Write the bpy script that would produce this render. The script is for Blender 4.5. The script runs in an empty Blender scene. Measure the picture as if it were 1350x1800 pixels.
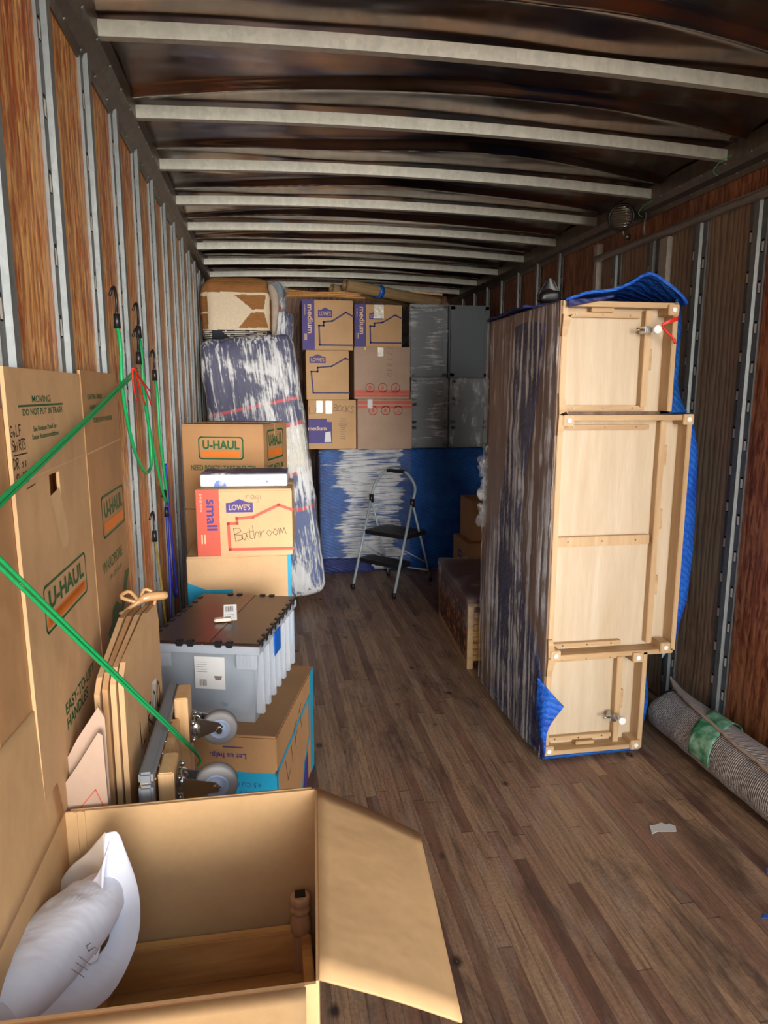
import bpy, bmesh, math, random
from mathutils import Vector, Matrix, noise
random.seed(7)
S = bpy.context.scene
C = bpy.context.collection
PI = math.pi
def R(d): return math.radians(d)

# ------------------------------------------------------------------ camera
CAMH = 1.63
CR = Matrix(((0.98567811, 0.0265616, -0.16653273),
             (-0.16862484, 0.16743174, -0.9713559),
             (0.0020821, 0.9855258, 0.16951274)))
FPX = 1221.2
cd = bpy.data.cameras.new('camera'); cam = bpy.data.objects.new('camera', cd); C.objects.link(cam)
cam.matrix_world = Matrix.Translation((0, 0, CAMH)) @ CR.to_4x4()
cd.sensor_fit = 'VERTICAL'; cd.sensor_height = 36; cd.lens = FPX / 1800 * 36; cd.clip_start = .05
S.camera = cam
# ------------------------------------------------------------------ light
W = bpy.data.worlds.new('outdoors'); S.world = W; W.use_nodes = True
nt = W.node_tree; bg = nt.nodes['Background']
tc = nt.nodes.new('ShaderNodeTexCoord'); sx = nt.nodes.new('ShaderNodeSeparateXYZ'); rp = nt.nodes.new('ShaderNodeValToRGB')
nt.links.new(tc.outputs['Generated'], sx.inputs[0]); nt.links.new(sx.outputs['Z'], rp.inputs[0]); nt.links.new(rp.outputs[0], bg.inputs[0])
rp.color_ramp.elements[0].position = .0; rp.color_ramp.elements[0].color = (.42, .36, .29, 1)
rp.color_ramp.elements[1].position = .5; rp.color_ramp.elements[1].color = (.78, .9, 1, 1)
e = rp.color_ramp.elements.new(.06); e.color = (.95, .95, .92, 1)
bg.inputs['Strength'].default_value = 2.5
sd = bpy.data.lights.new('fill_sun', 'SUN'); sun = bpy.data.objects.new('fill_sun', sd); C.objects.link(sun)
sd.energy = 4.3; sd.angle = R(34); sd.color = (1, .95, .88)  # wide sun added as even fill down the truck, for the deep cargo
sun.rotation_euler = Vector((-.14, 1, -.05)).to_track_quat('-Z', 'Y').to_euler()
S.view_settings.view_transform = 'Standard'; S.view_settings.look = 'None'
S.view_settings.gamma = 1; S.view_settings.use_curve_mapping = False
S.view_settings.exposure = 0.35

# ------------------------------------------------------------------ geometry helpers
def ray(px, py):
    return CR @ Vector((px - 675, -(py - 900), -FPX))
def at(px, py, x=None, y=None, z=None):
    """point of the place that lies on a given plane"""
    r = ray(px, py)
    if x is not None: t = x / r.x
    elif y is not None: t = y / r.y
    else: t = (z - CAMH) / r.z
    return Vector((r.x * t, r.y * t, CAMH + r.z * t))
class MB:
    def __init__(s): s.bm = bmesh.new(); s.mi = 0
    def face(s, pts, mi=None, smooth=False):
        vs = [s.bm.verts.new(p) for p in pts]
        try: f = s.bm.faces.new(vs)
        except ValueError: return
        f.material_index = s.mi if mi is None else mi; f.smooth = smooth
    def box(s, a, b, mi=None, bev=0, M=None):
        a = Vector(a); b = Vector(b); t = bmesh.new()
        bmesh.ops.create_cube(t, size=1)
        for v in t.verts: v.co = Vector(((a.x + b.x) / 2 + v.co.x * (b.x - a.x), (a.y + b.y) / 2 + v.co.y * (b.y - a.y), (a.z + b.z) / 2 + v.co.z * (b.z - a.z)))
        if bev: bmesh.ops.bevel(t, geom=t.edges[:], offset=bev, segments=2, affect='EDGES')
        bmesh.ops.recalc_face_normals(t, faces=t.faces[:])
        s.merge(t, mi, M)
    def merge(s, t, mi=None, M=None, smooth=None):
        mp = {}
        for v in t.verts: mp[v] = s.bm.verts.new(M @ v.co if M else v.co)
        for f in t.faces:
            g = s.bm.faces.new([mp[v] for v in f.verts]); g.material_index = s.mi if mi is None else mi
            g.smooth = f.smooth if smooth is None else smooth
        t.free()
    def tube(s, pts, r, mi=None, n=10, caps=True):
        pts = [Vector(p) for p in pts]; rr = r if isinstance(r, (list, tuple)) else [r] * len(pts)
        rings = []; up = None
        for i, p in enumerate(pts):
            d = (pts[min(i + 1, len(pts) - 1)] - pts[max(i - 1, 0)]).normalized()
            if up is None: up = Vector((0, 0, 1)) if abs(d.z) < .9 else Vector((1, 0, 0))
            a = d.cross(up).normalized(); up = a.cross(d).normalized()
            rings.append([s.bm.verts.new(p + (a * math.cos(2 * PI * k / n) + up * math.sin(2 * PI * k / n)) * rr[i]) for k in range(n)])
        m = s.mi if mi is None else mi
        for q in range(len(rings) - 1):
            for k in range(n):
                f = s.bm.faces.new([rings[q][k], rings[q][(k + 1) % n], rings[q + 1][(k + 1) % n], rings[q + 1][k]]); f.smooth = True; f.material_index = m
        if caps:
            for rg in (rings[0][::-1], rings[-1]): s.bm.faces.new(rg).material_index = m
    def lathe(s, prof, o, ax, mi=None, n=24):
        """prof: (radius, distance along ax)"""
        ax = Vector(ax).normalized(); o = Vector(o)
        a = ax.cross(Vector((0, 0, 1)) if abs(ax.z) < .9 else Vector((1, 0, 0))).normalized(); b = ax.cross(a)
        rg = [[s.bm.verts.new(o + ax * h + (a * math.cos(2 * PI * k / n) + b * math.sin(2 * PI * k / n)) * max(r, 1e-4)) for k in range(n)] for r, h in prof]
        m = s.mi if mi is None else mi
        for q in range(len(rg) - 1):
            for k in range(n):
                f = s.bm.faces.new([rg[q][k], rg[q][(k + 1) % n], rg[q + 1][(k + 1) % n], rg[q + 1][k]]); f.smooth = True; f.material_index = m
        s.bm.faces.new(rg[0][::-1]).material_index = m; s.bm.faces.new(rg[-1]).material_index = m
    def prism(s, poly, o, U, V, N, t, mi=None):
        """extrude a 2D polygon"""
        o = Vector(o); U = Vector(U); V = Vector(V); N = Vector(N); m = s.mi if mi is None else mi
        a = [s.bm.verts.new(o + U * p[0] + V * p[1]) for p in poly]; b = [s.bm.verts.new(o + U * p[0] + V * p[1] + N * t) for p in poly]
        n = len(poly)
        fs = [s.bm.faces.new(a), s.bm.faces.new(b[::-1])] + [s.bm.faces.new([a[i], b[i], b[(i + 1) % n], a[(i + 1) % n]]) for i in range(n)]
        for f in fs: f.material_index = m
    def build(s, name, mats, parent=None, recalc=True, origin=None):
        if recalc: bmesh.ops.recalc_face_normals(s.bm, faces=s.bm.faces[:])
        if origin is not None:
            for v in s.bm.verts: v.co -= Vector(origin)
        me = bpy.data.meshes.new(name); s.bm.to_mesh(me); s.bm.free()
        for m in (mats if isinstance(mats, (list, tuple)) else [mats]): me.materials.append(m)
        o = bpy.data.objects.new(name, me); C.objects.link(o)
        if parent: o.parent = parent
        if origin is not None: o.location = origin
        return o
def tag(o, label=None, cat=None, group=None, kind=None):
    if label: o['label'] = label
    if cat: o['category'] = cat
    if group: o['group'] = group
    if kind: o['kind'] = kind
    return o
def empty(name, loc, rz=0, label=None, cat=None, group=None):
    o = bpy.data.objects.new(name, None); C.objects.link(o); o.location = loc; o.rotation_euler = (0, 0, rz); o.empty_display_size = .05
    return tag(o, label, cat, group)
def cr(p0, p1, p2, p3, t):
    return .5 * ((2 * p1) + (p2 - p0) * t + (2 * p0 - 5 * p1 + 4 * p2 - p3) * t * t + (3 * p1 - p0 - 3 * p2 + p3) * t ** 3)
def spl(pts, n):
    pts = [Vector(p) for p in pts]; out = []; m = len(pts) - 1
    for i in range(n + 1):
        t = i / n * m; k = min(int(t), m - 1)
        out.append(cr(pts[max(k - 1, 0)], pts[k], pts[k + 1], pts[min(k + 2, m)], t - k))
    return out
def sheet(mb, rows, nu=24, nv=24, mi=None, th=.004, wr=0, ws=8, seed=0):
    """curved cloth or card from a grid of control points, with real thickness"""
    rs = [spl(r, nu) for r in rows]; cols = [spl([r[i] for r in rs], nv) for i in range(nu + 1)]
    G = [[cols[i][j] for i in range(nu + 1)] for j in range(nv + 1)]
    def nrm(j, i):
        a = G[j][min(i + 1, nu)] - G[j][max(i - 1, 0)]; b = G[min(j + 1, nv)][i] - G[max(j - 1, 0)][i]
        c = a.cross(b); return c.normalized() if c.length > 1e-9 else Vector((0, 0, 1))
    NN = [[nrm(j, i) for i in range(nu + 1)] for j in range(nv + 1)]
    if wr:
        for j in range(nv + 1):
            for i in range(nu + 1):
                p = G[j][i]; G[j][i] = p + NN[j][i] * wr * noise.noise(p * ws + Vector((seed, seed * 2, 0)))
    m = mb.mi if mi is None else mi
    top = [[mb.bm.verts.new(G[j][i] + NN[j][i] * th / 2) for i in range(nu + 1)] for j in range(nv + 1)]
    bot = [[mb.bm.verts.new(G[j][i] - NN[j][i] * th / 2) for i in range(nu + 1)] for j in range(nv + 1)]
    fs = []
    for j in range(nv):
        for i in range(nu):
            fs.append(mb.bm.faces.new([top[j][i], top[j][i + 1], top[j + 1][i + 1], top[j + 1][i]]))
            fs.append(mb.bm.faces.new([bot[j][i], bot[j + 1][i], bot[j + 1][i + 1], bot[j][i + 1]]))
    for j in range(nv):
        fs.append(mb.bm.faces.new([top[j][0], top[j + 1][0], bot[j + 1][0], bot[j][0]])); fs.append(mb.bm.faces.new([top[j][nu], bot[j][nu], bot[j + 1][nu], top[j + 1][nu]]))
    for i in range(nu):
        fs.append(mb.bm.faces.new([top[0][i], bot[0][i], bot[0][i + 1], top[0][i + 1]])); fs.append(mb.bm.faces.new([top[nv][i], top[nv][i + 1], bot[nv][i + 1], bot[nv][i]]))
    for f in fs: f.material_index = m; f.smooth = True
def pad(mb, a, b, rad=.05, n=14, wr=.004, ws=6, mi=None, puff=0, seed=0, M=None):
    """soft rounded block between two corners"""
    a = Vector(a); b = Vector(b); c = (a + b) / 2; h = (b - a) / 2
    t = bmesh.new(); bmesh.ops.create_cube(t, size=2); bmesh.ops.subdivide_edges(t, edges=t.edges[:], cuts=n, use_grid_fill=True)
    for v in t.verts:
        p = Vector((v.co.x * h.x, v.co.y * h.y, v.co.z * h.z))
        q = Vector([max(-h[i] + rad, min(h[i] - rad, p[i])) if h[i] > rad else 0 for i in range(3)])
        d = p - q
        if d.length > 1e-6:
            dn = d.normalized(); p = q + dn * min(rad, d.length if sum(abs(x) > 1e-6 for x in d) == 1 else rad)
        else: dn = Vector((0, 0, 0))
        if puff:
            k = [1 - abs(v.co[i]) ** 2 for i in range(3)]
            for i in range(3):
                if abs(v.co[i]) > .99: p[i] += math.copysign(puff * k[(i + 1) % 3] * k[(i + 2) % 3], v.co[i])
        p = p + c; p += Vector([noise.noise(p * ws + Vector((seed + 9 * i, seed, 5 * i))) for i in range(3)]) * wr
        v.co = p
    bmesh.ops.recalc_face_normals(t, faces=t.faces[:])
    mb.merge(t, mi, M, True)

# ------------------------------------------------------------------ materials
class NT:
    def __init__(s, name):
        s.m = bpy.data.materials.new(name); s.m.use_nodes = True; s.t = s.m.node_tree
        s.b = s.t.nodes['Principled BSDF']; s.out = s.t.nodes['Material Output']
        s.co = s.t.nodes.new('ShaderNodeTexCoord').outputs['Object']
    def n(s, typ, **k):
        x = s.t.nodes.new('ShaderNode' + typ)
        for a, b in k.items(): setattr(x, a, b)
        return x
    def l(s, a, b): s.t.links.new(a, b)
    def map(s, sc=(1, 1, 1), rot=(0, 0, 0), co=None):
        x = s.n('Mapping'); x.inputs['Scale'].default_value = sc; x.inputs['Rotation'].default_value = rot; s.l(co or s.co, x.inputs[0]); return x.outputs[0]
    def noise(s, v, sc=5, det=4, ro=.55, dist=0):
        x = s.n('TexNoise'); x.inputs['Scale'].default_value = sc; x.inputs['Detail'].default_value = det; x.inputs['Roughness'].default_value = ro; x.inputs['Distortion'].default_value = dist; s.l(v, x.inputs['Vector']); return x.outputs[0]
    def wave(s, v, sc=5, dist=0, det=2, dsc=1, direction='X', prof='SIN', typ='BANDS'):
        x = s.n('TexWave', bands_direction=direction, wave_profile=prof, wave_type=typ); x.inputs['Scale'].default_value = sc; x.inputs['Distortion'].default_value = dist; x.inputs['Detail'].default_value = det; x.inputs['Detail Scale'].default_value = dsc; s.l(v, x.inputs['Vector']); return x.outputs['Fac']
    def vor(s, v, sc=5, feature='F1', out='Distance'):
        x = s.n('TexVoronoi', feature=feature); x.inputs['Scale'].default_value = sc; s.l(v, x.inputs['Vector']); return x.outputs[out]
    def ramp(s, f, stops):
        x = s.n('ValToRGB'); r = x.color_ramp
        while len(r.elements) < len(stops): r.elements.new(.5)
        for e, (p, c) in zip(r.elements, stops): e.position = p; e.color = (c if len(c) == 4 else (*c, 1)) if hasattr(c, '__len__') else (c, c, c, 1)
        s.l(f, x.inputs[0]); return x.outputs[0]
    def mix(s, f, a, b, mode='MIX'):
        x = s.n('Mix', data_type='RGBA', blend_type=mode)
        for sock, v in ((x.inputs[0], f), (x.inputs[6], a), (x.inputs[7], b)):
            if hasattr(v, 'is_output'): s.l(v, sock)
            elif hasattr(v, '__len__'): sock.default_value = (*v, 1) if len(v) == 3 else v
            else: sock.default_value = v if sock == x.inputs[0] else (v, v, v, 1)
        return x.outputs[2]
    def math(s, op, a, b=0, c=None):
        x = s.n('Math', operation=op)
        for i, v in enumerate((a, b) if c is None else (a, b, c)):
            if hasattr(v, 'is_output'): s.l(v, x.inputs[i])
            else: x.inputs[i].default_value = v
        return x.outputs[0]
    def bump(s, h, st=.3, d=.01, prev=None):
        x = s.n('Bump'); x.inputs['Strength'].default_value = st; x.inputs['Distance'].default_value = d; s.l(h, x.inputs['Height'])
        if prev: s.l(prev, x.inputs['Normal'])
        return x.outputs[0]
    def fin(s, col=None, ro=None, nor=None, met=None, **k):
        for nm, v in (('Base Color', col), ('Roughness', ro), ('Normal', nor), ('Metallic', met)):
            if v is None: continue
            if hasattr(v, 'is_output'): s.l(v, s.b.inputs[nm])
            else: s.b.inputs[nm].default_value = (*v, 1) if hasattr(v, '__len__') else v
        for a, b in k.items(): s.b.inputs[a.replace('_', ' ')].default_value = b
        return s.m
def srgb(r, g, b):
    f = lambda c: (c / 255 / 12.92) if c < 10 else ((c / 255 + .055) / 1.055) ** 2.4
    return (f(r), f(g), f(b))
def flat(name, col, ro=.6, met=0, nz=.12, **k):
    t = NT(name); n = t.noise(t.map((1, 1, 1)), 14, 3)
    c = t.mix(n, tuple(x * (1 - nz) for x in col), tuple(min(1, x * (1 + nz)) for x in col))
    return t.fin(c, ro, None, met, **k)
def card(name, c, flute=(0, 0, 1), sc=260):
    t = NT(name); n = t.noise(t.co, 3.5, 4); n2 = t.noise(t.co, 60, 2)
    col = t.mix(t.ramp(n, [(.3, 0), (.7, 1)]), tuple(x * .86 for x in c), tuple(x * 1.1 for x in c))
    col = t.mix(t.math('MULTIPLY', n2, .35), col, tuple(x * .7 for x in c))
    w = t.wave(t.co, sc, 0, 0, 1, 'X' if flute[0] else 'Z' if flute[2] else 'Y')
    b = t.bump(w, .05, .001); b = t.bump(t.noise(t.co, 6, 3), .25, .02, b)
    return t.fin(col, .78, b, 0)
def wood(name, a, b, axis=2, sc=1, ro=.5, bumpst=.15):
    t = NT(name); s = [9 * sc] * 3; s[axis] = .9 * sc
    v = t.map(tuple(s)); n = t.noise(v, 2.2, 6, .6, .6); w = t.noise(t.map(tuple(x * 5 for x in s)), 3, 3)
    c = t.mix(t.ramp(n, [(.3, 0), (.68, 1)]), a, b); c = t.mix(t.math('MULTIPLY', w, .35), c, tuple(x * .6 for x in a))
    return t.fin(c, ro, t.bump(w, bumpst, .004), 0)
M = {}
M['kraft'] = card('kraft_cardboard', srgb(202, 162, 118))
M['kraft_light'] = card('pale_kraft_cardboard', srgb(212, 174, 130))
M['kraft_open'] = card('clean_kraft_cardboard', srgb(206, 166, 118), (0, 1, 0), 180)
M['kraft_brown'] = card('brown_kraft_cardboard', srgb(180, 136, 92))
M['kraft_grey'] = card('greyish_cardboard', srgb(182, 154, 134))
M['kraft_edge'] = flat('corrugated_edge', srgb(200, 160, 112), .9, 0, .4)
M['purple'] = flat('purple_ink', srgb(66, 52, 128), .6)
M['navyink'] = flat('navy_ink', srgb(48, 42, 98), .6)
M['redink'] = flat('red_ink', srgb(202, 84, 66), .6)
M['cyan'] = flat('blue_ink', srgb(20, 150, 190), .6)
M['green'] = flat('green_ink', srgb(34, 92, 52), .6)
M['orange'] = flat('orange_ink', srgb(226, 122, 40), .6)
M['marker'] = flat('marker_ink', srgb(52, 36, 34), .6)
M['pencil'] = flat('pencil_line', srgb(120, 105, 100), .7)
M['paper'] = flat('white_paper', srgb(208, 208, 208), .5, 0, .04)
M['paleprint'] = flat('pale_print', srgb(222, 188, 150), .6)
M['black'] = flat('black_plastic', srgb(26, 25, 27), .4)
M['chrome'] = flat('zinc_plate', (.62, .64, .66), .22, 1, .05)
M['white'] = flat('white_plastic', srgb(235, 238, 236), .4, 0, .03)
M['yellow'] = flat('yellow_sticker', srgb(220, 200, 40), .6)
t = NT('packing_tape'); M['tape'] = t.fin(t.mix(t.noise(t.co, 20, 3), srgb(176, 130, 84), srgb(205, 165, 118)), .12, t.bump(t.noise(t.co, 40, 3), .4, .004), 0)
t = NT('clear_tape'); M['cleartape'] = t.fin(t.mix(t.noise(t.co, 20, 3), srgb(200, 190, 170), srgb(226, 220, 205)), .15, t.bump(t.noise(t.co, 40, 3), .5, .004), 0)
t = NT('bright_strap'); M['ribbon'] = t.fin(srgb(214, 40, 30), .5)
t = NT('blue_tape'); M['bluetape'] = t.fin(srgb(20, 100, 200), .4)
t = NT('green_tape'); M['greentape'] = t.fin(t.mix(t.ramp(t.noise(t.co, 18, 3), [(.4, 0), (.65, 1)]), srgb(60, 135, 95), srgb(150, 205, 180)), .2, t.bump(t.noise(t.co, 30, 3), .5, .004), 0)
# galvanised steel
def galv(name, a, b, ro, met=.75):
    t = NT(name); v = t.vor(t.co, 60, 'F1', 'Color'); n = t.noise(t.map((6, 6, 1)), 4, 4)
    vb = t.n('RGBToBW'); t.l(v, vb.inputs[0]); c = t.mix(n, a, b); c = t.mix(.10, c, vb.outputs[0], 'OVERLAY')
    return t.fin(c, ro, t.bump(n, .1, .005), met)
M['galv'] = galv('galvanised_steel', srgb(100, 106, 108), srgb(150, 154, 154), .5, .4)
M['galvdark'] = galv('dull_galvanised_steel', srgb(92, 98, 102), srgb(132, 138, 140), .5, .4)
M['tab'] = flat('bright_slot_liner', srgb(226, 224, 214), .5, 0)
M['dark'] = flat('dark_gap', srgb(20, 18, 17), .9)
M['bow'] = galv('aluminium_bow', srgb(156, 156, 146), srgb(200, 198, 186), .45, .4)
M['rail'] = galv('stained_aluminium_rail', srgb(92, 84, 78), srgb(136, 128, 118), .42, .8)
M['railgrey'] = galv('grey_steel_track', srgb(150, 142, 134), srgb(196, 188, 176), .4, .4)
# plywood
def ply(name, dark, mid, lite, gray=None, seed=0, amt=.5):
    t = NT(name)
    v = t.map((6, 6, 1.1)); n = t.noise(v, 2.4, 8, .68, 1.8)
    v2 = t.map((26, 26, 2.2)); n2 = t.noise(v2, 3, 5, .7, .5)
    c = t.ramp(n, [(.28, dark), (.47, mid), (.55, lite), (.66, mid), (.8, dark)])
    c = t.mix(t.ramp(n2, [(.48, 0), (.62, .6)]), c, dark)
    lines = t.wave(t.map((1, 1, .12)), 9, 9, 3, 1.2, 'Y'); c = t.mix(t.ramp(lines, [(.0, .45), (.3, 0)]), c, dark)
    n4 = t.noise(t.map((11, 11, 1.6)), 2.0, 6, .7, 2.2); c = t.mix(t.ramp(n4, [(.50, 0), (.57, .85)]), c, lite); n5 = t.noise(t.map((9, 9, 1.3), (.0, 0, 1)), 1.7, 6, .7, 1.5); c = t.mix(t.ramp(n5, [(.52, 0), (.62, .7)]), c, dark)
    if gray:
        g = t.noise(t.co, 2.2, 3); c = t.mix(t.ramp(g, [(.5 - amt, 0), (.75 - amt * .5, .85)]), c, t.mix(t.ramp(lines, [(.1, .8), (.4, 0)]), gray, tuple(x * .45 for x in gray)))
    return t.fin(c, .42 if not gray else .7, t.bump(t.mix(.5, n2, lines), .35, .006), 0)
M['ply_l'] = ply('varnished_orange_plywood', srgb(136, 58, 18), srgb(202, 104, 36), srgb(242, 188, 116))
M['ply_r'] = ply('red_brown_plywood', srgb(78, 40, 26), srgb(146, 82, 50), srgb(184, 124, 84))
M['ply_g'] = ply('weathered_plywood', srgb(92, 64, 48), srgb(150, 112, 84), srgb(180, 146, 114), srgb(166, 146, 124), 0, .3)
# floor planks
t = NT('worn_laminated_hardwood')
sp = t.n('SeparateXYZ'); t.l(t.co, sp.inputs[0])
ix = t.math('FLOOR', t.math('MULTIPLY', sp.outputs['X'], 1 / .046))
w1 = t.n('TexWhiteNoise', noise_dimensions='1D'); t.l(ix, w1.inputs['W'])
yy = t.math('ADD', t.math('MULTIPLY', sp.outputs['Y'], 1 / 1.15), t.math('MULTIPLY', w1.outputs['Value'], 7.3)); iy = t.math('FLOOR', yy)
cb = t.n('CombineXYZ'); t.l(ix, cb.inputs[0]); t.l(iy, cb.inputs[1]); w2 = t.n('TexWhiteNoise', noise_dimensions='2D'); t.l(cb.outputs[0], w2.inputs['Vector'])
base = t.ramp(w2.outputs['Value'], [(0, srgb(110, 76, 62)), (.1, srgb(132, 98, 78)), (.4, srgb(158, 126, 100)), (.8, srgb(178, 144, 112)), (1, srgb(146, 106, 88))])
g = t.noise(t.map((22, 1.3, 1)), 3, 6, .7, .4); c = t.mix(t.ramp(g, [(.36, .6), (.55, 0)]), base, srgb(84, 62, 52))
g2 = t.noise(t.map((2.5, .7, 1)), 2.2, 6, .7, .6); c = t.mix(t.ramp(g2, [(.52, 0), (.66, .75)]), c, srgb(70, 54, 46))
g3 = t.noise(t.map((5, .8, 1), (0, 0, .1)), 3.1, 7, .75); c = t.mix(t.ramp(g3, [(.5, 0), (.72, .65)]), c, srgb(164, 146, 132))
sc_ = t.noise(t.co, 90, 3); c = t.mix(t.ramp(sc_, [(.3, .35), (.6, 0)]), c, srgb(80, 60, 48))
fr = t.math('FRACT', t.math('MULTIPLY', sp.outputs['X'], 1 / .046)); seam = t.math('LESS_THAN', fr, .035)
c = t.mix(t.math('MULTIPLY', seam, .6), c, srgb(40, 28, 24))
fy = t.math('FRACT', yy); c = t.mix(t.math('MULTIPLY', t.math('LESS_THAN', fy, .004), .6), c, srgb(40, 28, 24))
vo = t.vor(t.map((1, .7, 1)), 5.2); c = t.mix(t.ramp(vo, [(.045, .9), (.11, 0)]), c, srgb(38, 30, 28)); c = t.mix(t.ramp(vo, [(.014, 1), (.022, 0)]), c, srgb(140, 132, 122))
M['floor'] = t.fin(c, t.ramp(g2, [(.3, .42), (.7, .6)]), t.bump(t.mix(.5, g, t.math('SUBTRACT', 1, seam)), .25, .003), 0)
# ceiling skin
t = NT('smudged_aluminium_roof_skin')
n = t.noise(t.map((1, 1.6, 1)), 1.7, 3, .5, .8); n2 = t.noise(t.map((1.2, 3, 1)), 3, 4, .55)
c = t.ramp(n, [(.3, srgb(84, 70, 64)), (.5, srgb(122, 108, 100)), (.62, srgb(142, 112, 92)), (.75, srgb(94, 90, 100))])
scr = t.noise(t.map((3, 40, 1), (0, 0, .6)), 4, 2); c = t.mix(t.ramp(scr, [(.72, 0), (.78, .35)]), c, srgb(180, 172, 160))
M['roof'] = t.fin(c, t.ramp(n2, [(.3, .13), (.7, .27)]), t.bump(t.noise(t.map((1, 2.5, 1)), 1.5, 2, .4, .3), .3, .05), .95)
# blankets
def blanket(name, a, b, q=60, ro=.6):
    t = NT(name); z = t.wave(t.map((1, 1, 1), (0.5, .6, .7)), q / 4, 3, 1, 3, 'DIAGONAL'); n = t.noise(t.co, 8, 4)
    c = t.mix(t.ramp(n, [(.3, 0), (.7, 1)]), a, b); c = t.mix(t.ramp(z, [(0, .5), (.25, 0)]), c, tuple(x * .5 for x in a))
    return t.fin(c, ro, t.bump(z, .5, .008, t.bump(n, .5, .03)), 0, Specular_IOR_Level=.35)
M['blue'] = blanket('blue_quilted_blanket', srgb(10, 62, 132), srgb(24, 96, 178))
M['brightblue'] = blanket('bright_blue_quilted_blanket', srgb(14, 66, 170), srgb(40, 112, 214))
M['navy'] = blanket('navy_quilted_blanket', srgb(30, 34, 84), srgb(46, 58, 118))
M['paleblue'] = blanket('pale_blue_quilted_blanket', srgb(110, 150, 190), srgb(150, 184, 214))
# stripy blanket of the tall wrapped slab (bands by height)
t = NT('striped_moving_blanket'); sp = t.n('SeparateXYZ'); t.l(t.co, sp.inputs[0])
u = t.math('ADD', t.math('MULTIPLY', sp.outputs['Z'], .5), t.math('MULTIPLY', sp.outputs['X'], -.05))
stops = [(0, srgb(58, 84, 142)), (.30, srgb(205, 30, 48)), (.315, srgb(50, 74, 132)), (.435, srgb(190, 40, 55)), (.447, srgb(222, 218, 204)), (.615, srgb(205, 30, 48)), (.63, srgb(40, 44, 96)), (.71, srgb(205, 30, 48)), (.722, srgb(38, 42, 92))]
x = t.ramp(u, stops); t.t.nodes[-1].color_ramp.interpolation = 'CONSTANT'
for nd in t.t.nodes:
    if nd.type == 'VALTORGB': nd.color_ramp.interpolation = 'CONSTANT'
n = t.noise(t.map((8, 8, 1)), 3, 4); M['striped'] = t.fin(t.mix(t.math('MULTIPLY', n, .3), x, srgb(30, 30, 50)), .6, t.bump(n, .6, .02), 0)
# stretch film : clear film; white streaks paint in outdoor reflections over milky creases
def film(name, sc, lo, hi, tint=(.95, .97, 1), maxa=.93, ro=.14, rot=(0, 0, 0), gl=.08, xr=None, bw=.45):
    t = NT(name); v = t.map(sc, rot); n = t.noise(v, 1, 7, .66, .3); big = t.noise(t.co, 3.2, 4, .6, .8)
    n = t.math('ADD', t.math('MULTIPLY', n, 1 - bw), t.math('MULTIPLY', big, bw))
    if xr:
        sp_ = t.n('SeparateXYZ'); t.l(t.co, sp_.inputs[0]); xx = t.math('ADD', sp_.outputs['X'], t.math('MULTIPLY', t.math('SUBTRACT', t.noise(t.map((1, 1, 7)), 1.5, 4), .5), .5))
        n = t.math('ADD', n, t.ramp(xx, [(xr[0], 0), (xr[0] + .08, .15), (xr[1], .15), (xr[1] + .03, 0)])); n = t.math('SUBTRACT', n, .11)  # whiter zone along X, a painted highlight patch on the dresser wrap
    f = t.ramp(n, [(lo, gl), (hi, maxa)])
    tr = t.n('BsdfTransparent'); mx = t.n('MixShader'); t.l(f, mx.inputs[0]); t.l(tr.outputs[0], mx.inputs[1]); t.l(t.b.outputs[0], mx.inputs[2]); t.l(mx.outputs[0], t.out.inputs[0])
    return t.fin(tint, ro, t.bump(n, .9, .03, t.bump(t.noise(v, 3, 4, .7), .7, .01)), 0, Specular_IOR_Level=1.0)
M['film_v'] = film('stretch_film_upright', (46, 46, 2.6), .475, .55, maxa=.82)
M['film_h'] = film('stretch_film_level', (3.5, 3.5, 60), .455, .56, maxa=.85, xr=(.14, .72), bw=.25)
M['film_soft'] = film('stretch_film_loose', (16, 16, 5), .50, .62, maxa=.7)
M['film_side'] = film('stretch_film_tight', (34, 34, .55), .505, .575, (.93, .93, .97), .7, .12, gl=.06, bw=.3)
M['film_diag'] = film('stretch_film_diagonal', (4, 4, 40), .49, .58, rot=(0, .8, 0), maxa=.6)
# woods
M['maple'] = wood('pale_maple_underside', srgb(194, 172, 142), srgb(214, 196, 170), 2, .7)
M['maple_frame'] = wood('honey_wood_frame', srgb(188, 152, 110), srgb(214, 182, 140), 2, 1)
M['maple_x'] = wood('honey_wood_rail', srgb(178, 142, 100), srgb(210, 176, 130), 0, 1)
M['back'] = wood('brown_cabinet_side', srgb(112, 84, 64), srgb(160, 126, 98), 2, 1)
M['mango_x'] = wood('mango_wood', srgb(176, 124, 72), srgb(232, 188, 122), 0, .7)
M['mango_leg'] = wood('mango_wood_leg', srgb(170, 128, 96), srgb(218, 184, 148), 2, 1)
M['pine'] = wood('pine_board', srgb(214, 166, 110), srgb(236, 200, 152), 2, 1)
M['bamboo'] = wood('bamboo', srgb(170, 112, 54), srgb(216, 164, 96), 0, 1)
M['redwood'] = wood('dark_red_wood', srgb(70, 30, 22), srgb(110, 52, 36), 1, 1, .3)
t = NT('carved_wood_mosaic'); v = t.vor(t.co, 19); e_ = t.vor(t.co, 19, 'DISTANCE_TO_EDGE')
c = t.mix(t.ramp(v, [(.1, 0), (.5, 1)]), srgb(222, 142, 70), srgb(104, 54, 28)); c = t.mix(t.ramp(e_, [(0, .95), (.12, 0)]), c, srgb(30, 14, 8))
M['mosaic'] = t.fin(c, .4, t.bump(e_, .9, .02), 0)
t = NT('stacked_wood_offcuts'); v = t.map((3, 3, 14)); n = t.noise(v, 3, 3); w = t.wave(t.co, 7, 1.5, 1, 1, 'Z', 'SAW')
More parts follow.
